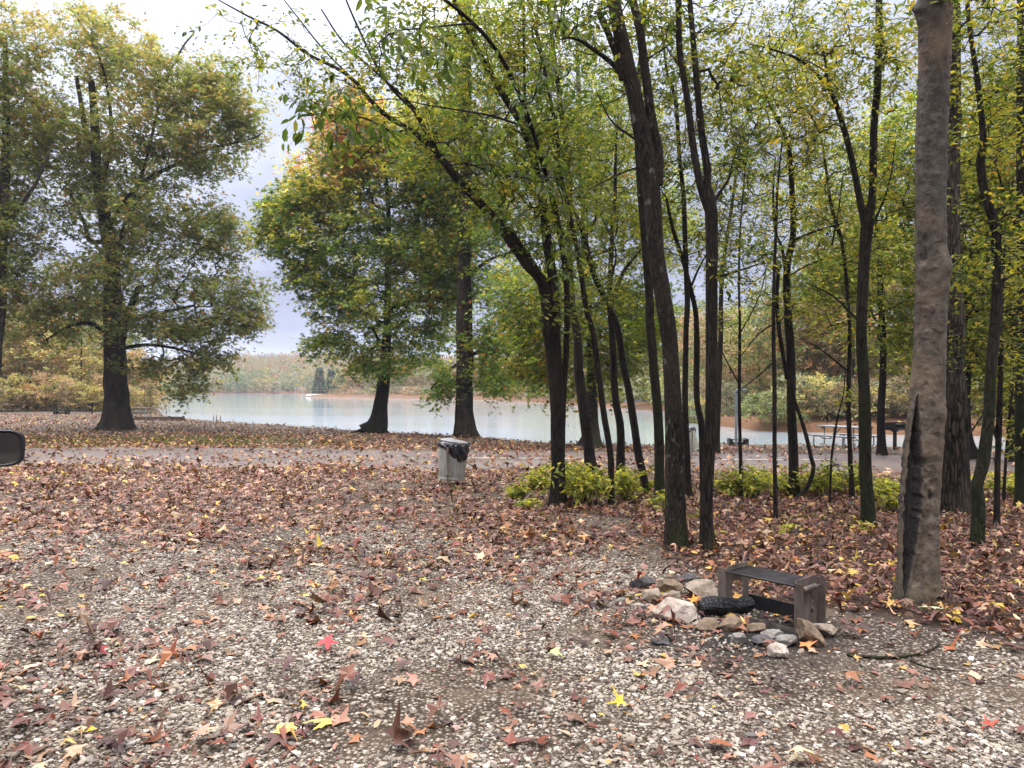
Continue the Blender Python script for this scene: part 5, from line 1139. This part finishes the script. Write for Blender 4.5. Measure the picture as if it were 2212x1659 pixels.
# parked car: its flank runs almost along the line of sight at the left edge
M['paint'] = m_plain('silver_car_paint', (.42, .43, .44), (.48, .49, .5), 30, .25, .6, 0.02, .001, .5)
M['trim'] = m_plain('black_trim', (.008, .008, .011), (.014, .014, .018), 20, .35)
M['tyre'] = m_plain('tyre_rubber', (.012, .012, .012), (.025, .025, .025), 40, .8)
t = NT('dark_glass'); M['cglass'] = t.out(t.princ((.01, .012, .014), .03, 0, None, .7))
t = NT('mirror_glass'); M['mirror'] = t.out(t.princ((.16, .18, .2), .02, 1.0))  # mirror colour darkened to stand in for reflected woods that are not built
hx, hy = -.5685, .8227     # heading
yaw_c = math.atan2(hy, hx)
O_ = Vector((-.262, .0, 0)) + Vector((hx, hy, 0)) * .9
car = thing('parked_car', 'silver car parked at the left edge, only its black door mirror in view', 'car', (O_.x, O_.y, 0), yaw_c)
# local: +x forward, right flank at y=0, body extends to +y (left)
side = [(0.05, .45), (.0, .75), (.05, 1.05), (.12, 1.15), (.35, 1.68), (.7, 1.74), (2.2, 1.76), (2.75, 1.66), (3.45, 1.12), (4.3, 1.0), (4.6, .85), (4.65, .5), (4.55, .35)]
bot = [(4.35, .33), (4.28, .55), (4.08, .72), (3.82, .76), (3.56, .72), (3.36, .55), (3.3, .33), (1.3, .33), (1.24, .55), (1.04, .72), (.78, .76), (.52, .72), (.34, .55), (.28, .35)]
poly = side + bot
def body_y(z): return .0 + max(0, (z - 1.05)) * .28
v = [(x, body_y(z), z) for x, z in poly] + [(x, 1.85 - body_y(z), z) for x, z in poly]; n = len(poly)
f = [tuple(range(n)), tuple(range(2 * n - 1, n - 1, -1))] + [(i, i + n, (i + 1) % n + n, (i + 1) % n) for i in range(n)]
bd = MB().add(v, f).build('body', M['paint'], car); bv = bd.modifiers.new('bevel', 'BEVEL'); bv.width = .03; bv.segments = 2; bv.limit_method = 'ANGLE'
for sy in (0, 1):
    for (a, b, c_, d_) in (((.45, 1.12), (1.2, 1.12), (1.2, 1.62), (.62, 1.62)), ((1.27, 1.12), (2.15, 1.12), (2.15, 1.64), (1.27, 1.63)), ((2.22, 1.12), (3.25, 1.12), (2.68, 1.6), (2.22, 1.64))):
        off = -.004; q = [(x, (body_y(z) + off) if sy == 0 else (1.85 - body_y(z) - off), z) for x, z in (a, b, c_, d_)]
        q2 = [(x, y_ + (.01 if sy == 0 else -.01), z) for x, y_, z in q]
        MB().add(q + q2, [(0, 1, 2, 3), (7, 6, 5, 4), (0, 4, 5, 1), (1, 5, 6, 2), (2, 6, 7, 3), (3, 7, 4, 0)]).build('side_window', M['cglass'], car)
MB().add([(2.83, .2, 1.61), (3.42, .1, 1.15), (3.42, 1.75, 1.15), (2.83, 1.65, 1.61)], [(0, 1, 2, 3)]).build('windscreen', M['cglass'], car).location = (.01, 0, .012)
MB().add([(.10, .12, 1.17), (.33, .25, 1.64), (.33, 1.6, 1.64), (.10, 1.73, 1.17)], [(0, 3, 2, 1)]).build('rear_window', M['cglass'], car).location = (-.006, 0, .006)
for x in (.78, 3.82):
    for yy in (.11, 1.74):
        wme_ = MB().tube([(x, yy - .11, .33), (x, yy - .09, .33), (x, yy + .09, .33), (x, yy + .11, .33)], [.28, .33, .33, .28], 32).build('wheel', M['tyre'], car, True)
        MB().tube([(x, yy - .115, .33), (x, yy + .115, .33)], [.2, .2], 24).build('rim', M['paint'], wme_, False)
for yy in (.2, 1.65): MB().box((.03, yy, .95), (.06, .22, .3), None, .02).build('tail_light', m_plain('red_lens', (.25, .01, .01), (.3, .02, .02), 5, .2), car); MB().box((4.58, yy, .78), (.1, .3, .14), None, .02).build('headlight', M['lamp'], car)
MB().box((-.02, .925, .5), (.1, 1.7, .2), None, .03).build('bumper', M['trim'], car)
# mirror
ym = 3.3; mc = P(3, 969, ym); Ml = Matrix.Rotation(-yaw_c, 3, 'Z') @ (Vector(mc) - O_); Ml.z = mc[2]
hh_ = (1010 - 930) / 2 / F * ym
def superel(ax, az, n, e=4.):
    out = []
    for i in range(n):
        a = 2 * pi * i / n; c_, s_ = math.cos(a), math.sin(a); out.append((math.copysign(abs(c_) ** (2 / e), c_) * ax, math.copysign(abs(s_) ** (2 / e), s_) * az))
    return out
mroot = MB(); N_ = 40; halfw = .125; v = []; f = []
for (dx, sc_) in ((-.035, .86), (-.042, .95), (-.03, 1.0), (.02, 1.0), (.06, .9), (.085, .65), (.095, .2)):
    for (py, pz) in superel(halfw * sc_, hh_ * sc_, N_): v.append((Ml.x + dx, Ml.y + py + .04, Ml.z + pz + dx * -.1))
for j in range(6):
    for i in range(N_): f.append((j * N_ + i, (j + 1) * N_ + i, (j + 1) * N_ + (i + 1) % N_, j * N_ + (i + 1) % N_))
f.append(tuple(range(6 * N_, 7 * N_)))
mh = MB().add(v, f).tube([(Ml.x + .02, Ml.y + .1, Ml.z - .05), (Ml.x + .05, Ml.y + .34, Ml.z - .09)], [.035, .045], 10).build('side_mirror', M['trim'], car, True)
v = [(Ml.x - .033, Ml.y + py + .04, Ml.z + pz) for py, pz in superel(halfw * .87, hh_ * .87, N_)]
MB().add(v, [tuple(range(N_ - 1, -1, -1))]).build('mirror_glass', M['mirror'], mh)
v = []
for dx, s2 in ((-.03, 1.006), (.035, 1.006)):
    for (py, pz) in superel(halfw * s2, hh_ * s2, N_): v.append((Ml.x + dx, Ml.y + py + .04, Ml.z + pz + .001 + dx * -.1))
f = [(i, i + N_, (i + 1) % N_ + N_, (i + 1) % N_) for i in range(N_) if v[i][2] > Ml.z - .01 and v[(i + 1) % N_][2] > Ml.z - .01]
MB().add(v, f).build('mirror_cap', M['paint'], mh, True)
# ------------------------------------------------------------------ gravel, litter, low plants
rs = np.random.RandomState(21)
def scatter(n, y0, y1, xf, xo, p=1.0):
    y = y0 + (y1 - y0) * rs.rand(n) ** p; x = (rs.rand(n) * 2 - 1) * (xf * y + xo); keep = rs.rand(n) < (xf * y + xo) / (xf * y1 + xo); return x[keep], y[keep]
def ashf(x, y): return np.clip(np.exp(-(((x - 1.75) / .5) ** 2 + ((y - 5.35) / .45) ** 2)) * 1.3, 0, 1)
# stones
x, y = scatter(420000, 3.0, 10.5, .78, .7)
dens = np.interp(y, [3, 6, 9, 10.5], [1, .85, .5, .3]) * (1 - woods(x, y)) * (1 - ashf(x, y)) * np.clip(.62 + 1.1 * fb2(x, y, 1.3, 4, 12) + .35 * sm((4.6 - y) / 1.2), .12, 1)
k = rs.rand(len(x)) < dens * .9; x, y = x[k], y[k]; n = len(x); print('stones', n)
ico = None
bm = bmesh.new(); bmesh.ops.create_icosphere(bm, subdivisions=1, radius=1); iv = np.array([q.co[:] for q in bm.verts]); iff = np.array([[q.index for q in f_.verts] for f_ in bm.faces]); bm.free()
sz = .0080 * np.exp(rs.normal(0, .45, n)); sz = np.clip(sz, .0035, .026)
ax = np.stack([sz * rs.uniform(.8, 1.4, n), sz * rs.uniform(.7, 1.1, n), sz * rs.uniform(.4, .75, n)], -1)
Vs = iv[None] * (1 + rs.normal(0, .16, (n, 12, 1))) * ax[:, None]
th = rs.rand(n) * 2 * pi; c_, s_ = np.cos(th)[:, None], np.sin(th)[:, None]; tl = rs.normal(0, .25, (n, 1))
X = Vs[..., 0] * c_ - Vs[..., 1] * s_; Y = Vs[..., 0] * s_ + Vs[..., 1] * c_; Z = Vs[..., 2] + X * tl
zz = height(x, y) + ax[:, 2] * .45
Vs = np.stack([X + x[:, None], Y + y[:, None], Z + zz[:, None]], -1)
base = .60 * np.array([(.36, .31, .245), (.27, .225, .17), (.48, .425, .35), (.18, .15, .12), (.4, .355, .30), (.56, .52, .47), (.10, .088, .078)])[rs.choice(7, n, p=[.24, .24, .11, .2, .11, .03, .07])] * np.exp(rs.normal(0, .2, (n, 1)))
kind(link('gravel', npmesh('gravel', Vs.reshape(-1, 3), [(iff[None] + (np.arange(n) * 12)[:, None, None]).reshape(-1, 3)], False, np.repeat(base, 12, 0)), M['stone_v']), 'stuff')
# fallen leaves
PB = ((.110, .048, .034), (.16, .082, .058), (.065, .027, .021), (.24, .14, .09), (.13, .042, .025), (.36, .24, .15), (.19, .078, .032), (.036, .017, .014), (.36, .21, .06), (.42, .30, .05), (.17, .022, .02))
def litter(x, y, size, shape, pw, tilt, curl, lift=.004, seed=0, twoside=False):
    r_ = np.random.RandomState(seed); n = len(x); a = r_.rand(n) * 2 * pi
    d = np.stack([np.cos(a), np.sin(a), r_.normal(0, tilt, n)], -1)
    pos = np.stack([x, y, np.zeros(n)], -1)
    V_, Fs, c_ = leafmesh('f', pos, d, size, shape, PB, pw, r_, tilt, curl, .18)
    zmin = V_[..., 2].min(1); V_[..., 2] += (height(x, y) + lift * (.3 + r_.rand(n)) - zmin)[:, None]
    return V_, Fs, c_
PWg = (5, 5, 4, 3.4, 3, 1.8, 2.2, 2.6, .8, .35, .12); PWw = (5, 4, 4, 3, 3, 1.6, 2.5, 3, 1.4, .5, .15)
parts = []
# on gravel
x, y = scatter(230000, 2.9, 16.5, .8, .8); dn = (1 - woods(x, y)) * np.clip(.6 * np.exp(-((x - 2.2) / 1.3) ** 2 - ((y - 5.1) / .7) ** 2) + .58 + .9 * fb2(x, y, .8, 4, 31) + .35 * sm((y - 6) / 4), .2, 1.3) * (1 - .6 * road(x, y)) * (1 - .1 * ashf(x, y)) * np.interp(y, [2.9, 5, 8, 17], [.42, .5, .85, 1.1])
k = rs.rand(len(x)) < dn; x, y = x[k], y[k]; print('gravel leaves', len(x))
h_ = rs.rand(len(x)); 
for sh, m_, s0 in (('star', h_ < .13, .11), ('maple', (h_ >= .13) & (h_ < .5), .115), ('oval', h_ >= .6, .075)):
    parts.append(litter(x[m_], y[m_], s0 * (.28 + .95 * rs.rand(m_.sum()) ** 1.7), sh, PWg, .13, (.28, .42, .28), .008, 1 + len(parts)))
# woods floor, layered
x, y = scatter(150000, 4.0, 15.5, .85, .8); dn = woods(x, y) * np.interp(y, [4, 8, 15], [1, .95, .8]) * (1 - .3 * ashf(x, y)); k = (rs.rand(len(x)) < dn) & (x > -1); x, y = x[k], y[k]; print('wood leaves', len(x)); h_ = rs.rand(len(x))
for sh, m_, s0 in (('star', h_ < .10, .10), ('maple', (h_ >= .10) & (h_ < .45), .11), ('oval', h_ >= .5, .085)):
    parts.append(litter(x[m_], y[m_], s0 * (.35 + .7 * rs.rand(m_.sum()) ** 1.4), sh, PWw, .24, (.35, .5, .35), .03, 11 + len(parts)))
# road, beach and lawn
x, y = scatter(190000, 16, 62, .80, .5, 1.3); dist = sdist(x, y, NEAR)
dn = (dist > .25) * np.clip(.75 + .5 * fb2(x, y, .4, 3, 51), .2, 1) * (1 - .68 * road(x, y)) * np.interp(x, [4, 9], [1, .35]) * np.interp(y, [22, 30, 44, 60], [1, 1, .9, .6]); k = rs.rand(len(x)) < dn; x, y = x[k], y[k]; print('far leaves', len(x)); h_ = rs.rand(len(x))
for sh, m_, s0 in (('maple', h_ < .35, .14), ('quad', h_ >= .35, .13)):
    PWb = (4, 5, 1.5, 4, 4, 2.5, 4, 1, 2.2, .8, .3)
    parts.append(litter(x[m_], y[m_], s0 * rs.uniform(.55, 1.3, m_.sum()), sh, PWb, .38, (.3, .45, .3), .01, 21 + len(parts)))
# opposite bank
x = rs.uniform(8, 90, 16000); y = rs.uniform(43, 75, 16000); k = (sdist(x, y, FAR) > .4) & (np.abs(x) < .75 * y); x, y = x[k], y[k]
parts.append(litter(x, y, .22 * rs.uniform(.6, 1.3, len(x)), 'quad', (5, 4, 4, 1, 4, .6, 3, 3, .6, .1, .1), .3, (.3, .4, .3), .01, 40))
kind(leafobj('fallen_leaves', parts, M['litter']), 'stuff')
# individually recognisable leaves
def oneleaf(U, V, size, shape, col, label, ang, tilt=.2, seed=0):
    p = GP(U, V); r_ = np.random.RandomState(seed)
    V_, Fs, c_ = leafmesh('f', np.zeros((1, 3)), np.array([[math.cos(ang), math.sin(ang), tilt]]), size, shape, (col,), None, r_, .15, (.25, .4, .2), .03)
    V_ = V_.reshape(-1, 3); V_[:, 2] -= V_[:, 2].min() - .022; mid = V_.mean(0)
    st = tubes(np.array([[(0, 0, .02), (-.3 * size * math.cos(ang), -.3 * size * math.sin(ang), .03), (-.6 * size * math.cos(ang + .3), -.6 * size * math.sin(ang + .3), .022)]]), np.array([[.0016, .0014, .0012]]), 5)
    o = link('fallen_leaf', npmesh('fallen_leaf', np.vstack([V_, st[0]]), Fs + [st[1] + len(V_)], False, np.vstack([c_, np.tile(np.array(col) * .8, (len(st[0]), 1))])), M['litter'], None, tuple(p)); tag(o, label, 'leaf')
oneleaf(694, 1412, .15, 'star', (.55, .03, .035), 'bright red star-shaped leaf lying alone on the gravel', 1.3, .35, 1)
oneleaf(1190, 1432, .13, 'maple', (.38, .46, .17), 'pale green lobed leaf on the gravel left of the fire ring', 1.0, .1, 2)
oneleaf(1300, 1418, .10, 'maple', (.30, .19, .12), 'tan lobed leaf on the gravel just right of the pale green one', .3, .1, 3)
oneleaf(2040, 1334, .2, 'maple', (.36, .42, .24), 'large grey-green leaf at the foot of the pale hollow tree', 3.0, .05, 4)
oneleaf(2130, 1578, .10, 'star', (.5, .05, .03), 'red-orange leaf on the gravel at the lower right corner', .5, .3, 5)
oneleaf(630, 1597, .11, 'maple', (.45, .28, .06), 'golden yellow lobed leaf on the gravel at the bottom, left of centre', 2.5, .1, 6)
oneleaf(165, 1592, .10, 'oval', (.6, .42, .07), 'yellow oval leaf on the gravel at the bottom left', .3, .1, 7)
oneleaf(1345, 1545, .12, 'star', (.55, .32, .04), 'yellow-orange star leaf on the gravel below the fire ring', 1.9, .4, 8)
oneleaf(1612, 1362, .11, 'star', (.58, .34, .10), 'golden star leaf resting against the front rocks of the fire ring', 1.7, .5, 9)
oneleaf(1580, 1314, .08, 'oval', (.55, .36, .03), 'yellow leaf standing against the right end of the charred log', 1.57, 1.6, 10)
oneleaf(1500, 1312, .10, 'star', (.5, .22, .03), 'orange-yellow leaf at the left end of the charred log', 1.5, 1.3, 11)
oneleaf(1736, 1408, .13, 'maple', (.5, .2, .07), 'orange leaf in front of the tilted slab', .8, .3, 12)
oneleaf(650, 1572, .16, 'oval', (.24, .22, .07), 'large olive-green oval leaf at the bottom, left of centre', .2, .1, 13)
# twigs
def stick(pts, r, label):
    q = []
    for u, v_ in pts: p = GP(u, v_); q.append((p.x, p.y, p.z + r * 1.1, r))
    q = catmull(np.array(q), .02); q[:, 3] *= np.linspace(1, .5, len(q)); V_, Fs = limb_tube(q, 8, .1, 3, 0, 2); b = q[0, :3].copy()
    tag(link('stick', npmesh('stick', V_ - b, Fs, True), M['brown_bark'], None, tuple(b)), label, 'stick')
stick([(1830, 1418), (1890, 1424), (1950, 1422), (2000, 1412), (2030, 1396)], .011, 'curved bare stick lying right of the fire ring')
stick([(1965, 1428), (2010, 1445), (2080, 1452)], .005, 'thin twig below the curved bare stick')
stick([(1715, 1320), (1722, 1345), (1726, 1375)], .004, 'thin twig leaning at the right foot of the grill')
# litter twigs as ground stuff
x, y = scatter(900, 3.5, 14, .8, .3); k = rs.rand(len(x)) < (.15 + .85 * woods(x, y)); x, y = x[k], y[k]; n = len(x); a = rs.rand(n) * pi; l_ = rs.uniform(.06, .35, n)
z_ = height(x, y) + .022; P_ = np.stack([np.stack([x - np.cos(a) * l_ / 2, y - np.sin(a) * l_ / 2, z_ + .004], -1), np.stack([x + rs.normal(0, .01, n), y + rs.normal(0, .01, n), z_ + .012], -1), np.stack([x + np.cos(a) * l_ / 2, y + np.sin(a) * l_ / 2, z_], -1)], 1)
tv, tf = tubes(P_, np.repeat(rs.uniform(.0015, .0045, (n, 1)), 3, 1), 5); kind(link('twig_litter', npmesh('twig_litter', tv, [tf], True), M['twig']), 'stuff')
# understory shrubs under the grove
LP = ((.22, .24, .03), (.32, .32, .045), (.14, .17, .025), (.42, .38, .07), (.10, .12, .02))
def shrub(U, V, h, wpx, n, label, seed, pal=LP, lsz=.095, cat='shrub', name='understory_shrub', grp='yellow-green shrubs under the grove', lf=7, dr=.3):
    r_ = np.random.RandomState(seed); p = GP(U, V); root = thing(name, label, cat, tuple(p), group=grp); w_ = wpx / F * p.y / 2
    n = max(2, int(n * r_.uniform(.6, 1.1))); h *= r_.uniform(.45, 1.3)
    st = np.stack([r_.normal(0, .35, n) * w_, r_.normal(0, .3, n) * min(w_, .5), np.zeros(n)], -1); st[:, 2] = height(p.x + st[:, 0], p.y + st[:, 1]) - p.z - .02
    hh = h * r_.uniform(.45, 1.05, n); ln = r_.normal(0, .35, (n, 2)) * hh[:, None]
    mid = st + np.stack([ln[:, 0] * .35, ln[:, 1] * .35, hh * .55], -1); end = st + np.stack([ln[:, 0], ln[:, 1], hh], -1)
    CH = np.stack([st, (st + mid) / 2, mid, end], 1); tv, tf = tubes(CH, np.repeat(np.array([[.006, .005, .004, .002]]), n, 0), 4)
    pts = []; ds = []
    for s_ in np.linspace(.3, 1, lf):
        q = mid * (1 - (s_ - .3) / .7) + end * ((s_ - .3) / .7) if s_ > .3 else mid
        for sg in (-1, 1):
            a = r_.rand(n) * 2 * pi; d = np.stack([np.cos(a), np.sin(a), r_.normal(-dr, .3, n)], -1); pts.append(q + r_.normal(0, .02, q.shape) + d * .05 * r_.rand(n, 1)); ds.append(d)
            pts.append(q + d * (.04 + .08 * r_.rand(n, 1))); ds.append(d + r_.normal(0, .3, d.shape))
    pts = np.vstack(pts); ds = np.vstack(ds)
    leafobj('foliage', [leafmesh('s', pts, ds, lsz * r_.uniform(.6, 1.3, len(pts)), 'oval', pal, None, r_, .4, (.15, .15, .1), .15)], M['leaf'], root)
    link('stems', npmesh('stems', tv, [tf], True), M['twig'], root)
SH = [(1120, 1076, .42, 60, 12), (1165, 1058, .55, 90, 24), (1235, 1084, .55, 70, 22), (1270, 1096, .62, 80, 26), (1255, 1060, .5, 90, 20), (1300, 1066, .5, 70, 18), (1350, 1084, .55, 80, 24), (1395, 1066, .5, 70, 18), (1420, 1100, .3, 40, 6), (1468, 1070, .45, 60, 14), (1570, 1072, .5, 70, 18), (1625, 1074, .5, 90, 24), (1655, 1060, .45, 70, 14), (1690, 1072, .42, 60, 12), (1760, 1074, .5, 80, 20), (1800, 1068, .5, 80, 20), (1850, 1070, .45, 70, 14), (1905, 1078, .55, 90, 24), (1925, 1104, .35, 60, 10), (1950, 1072, .5, 70, 18), (2000, 1068, .5, 60, 16), (2100, 1072, .5, 60, 16), (2180, 1076, .5, 80, 20), (1140, 1095, .25, 60, 7), (1200, 1048, .45, 60, 12)]
SH.sort(); 
SL = ['leftmost and lowest', 'second from the left', 'full one, third from the left', 'behind the leaning dark tree, fourth in the row', 'just right of the leaning tree, fifth in the row', 'rear one between the first two trunks', 'front one between the first two trunks', 'in front of the straight forking tree, eighth', 'right of the straight forking tree, ninth', 'at the foot of the strongly leaning tree, tenth', 'small low one left of the thickest trunk, eleventh', 'behind the thickest trunk, twelfth', 'right of the forked mossy tree, thirteenth', 'beside the pencil-thin sapling, fourteenth', 'behind the thin sapling, fifteenth', 'left foot of the vine tree, sixteenth', 'right of the looping vine, seventeenth', 'behind the spindly crooked sapling, eighteenth', 'between the slim sapling and the mossy trunk, nineteenth', 'right of the thick mossy trunk, twentieth', 'small one right of the mossy trunk, twenty-first', 'left of the pale hollow tree, twenty-second', 'behind the pale hollow tree, twenty-third', 'behind the curvy mossy tree, twenty-fourth', 'at the right edge, last of the row']
for i, (s_, lb) in enumerate(zip(SH, SL)): shrub(*s_, 'yellow-green shrub under the grove, ' + lb, 900 + i)
for i, (u, v_, w_, lb) in enumerate(((130, 1032, 110, 'left of the gravel field'), (225, 1016, 50, 'near the road edge, left'), (280, 1010, 50, 'near the road edge, right of the first'), (770, 1008, 20, 'tiny, left of the garbage can'), (990, 1060, 24, 'at the foot of the garbage can'), (545, 1010, 50, 'middle of the road edge'))):
    shrub(u, v_, .07 + .05 * (w_ > 60), w_, 14 if w_ > 60 else 8, 'low green weed clump in the gravel, ' + lb, 950 + i, ((.07, .10, .03), (.11, .14, .04), (.16, .15, .06)), .06, 'weeds', 'weed_clump', 'weed clumps in the gravel', 3, .0)
for i, (u, v_, lb) in enumerate(((1760, 1118, 'leafy seedling between the thin sapling and the mossy trunk'), (1535, 1165, 'few-leaved seedling between the two mossy feet of the front trunks'), (1690, 1160, 'low yellow seedling on the leaf litter below the vine tree'), (1868, 1150, 'tiny seedling at the foot of the thick mossy trunk'), (1515, 1120, 'yellow-leaved sprig between the thickest trunk and the forked tree'), (1440, 1110, 'bright seedling left of the thickest trunk'))):
    shrub(u, v_, .22, 20, 3, lb, 970 + i, LP, .09, 'seedling', 'seedling', 'seedlings', 3)
# grass tuft lower right of the grove and short grass on the shore lawn
x = rs.uniform(-30, -4, 40000); y = rs.uniform(27, 37, 40000); gm_ = sm((y - 27.5 + fb2(x, y, .5, 3, 6) * 1.5) / 2) * sm((37 - y) / 3) * sm((-7.5 - x + fb2(x, y, .3, 2, 3) * 3) / 3); k = (rs.rand(len(x)) < gm_ * .8) & (sdist(x, y, NEAR) > .5); x, y = x[k], y[k]; n = len(x)
pos = np.stack([x, y, height(x, y) - .01], -1); d = np.stack([rs.normal(0, .4, n), rs.normal(0, .4, n), np.ones(n)], -1)
V_, Fs, c_ = leafmesh('g', pos, d, rs.uniform(.04, .09, n), 'quad', ((.06, .075, .02), (.1, .11, .03), (.15, .14, .05)), None, rs, 1.5)
x = rs.normal(10.3, .35, 500); y = rs.normal(10.9, .25, 500); n = len(x); pos2 = np.stack([x, y, height(x, y) - .01], -1); d = np.stack([rs.normal(0, .35, n), rs.normal(0, .35, n), np.ones(n)], -1)
V2, F2, c2 = leafmesh('g', pos2, d, rs.uniform(.15, .35, n), 'quad', ((.09, .16, .03), (.14, .22, .04)), None, rs, 1.5); V2[:, 1] = V2[:, 0] + (V2[:, 1] - V2[:, 0]) * [1, 1, 1]
kind(leafobj('grass', [(V_, Fs, c_), (V2, F2, c2)], M['leaf']), 'stuff')
# lumpy leaf piles etc. end
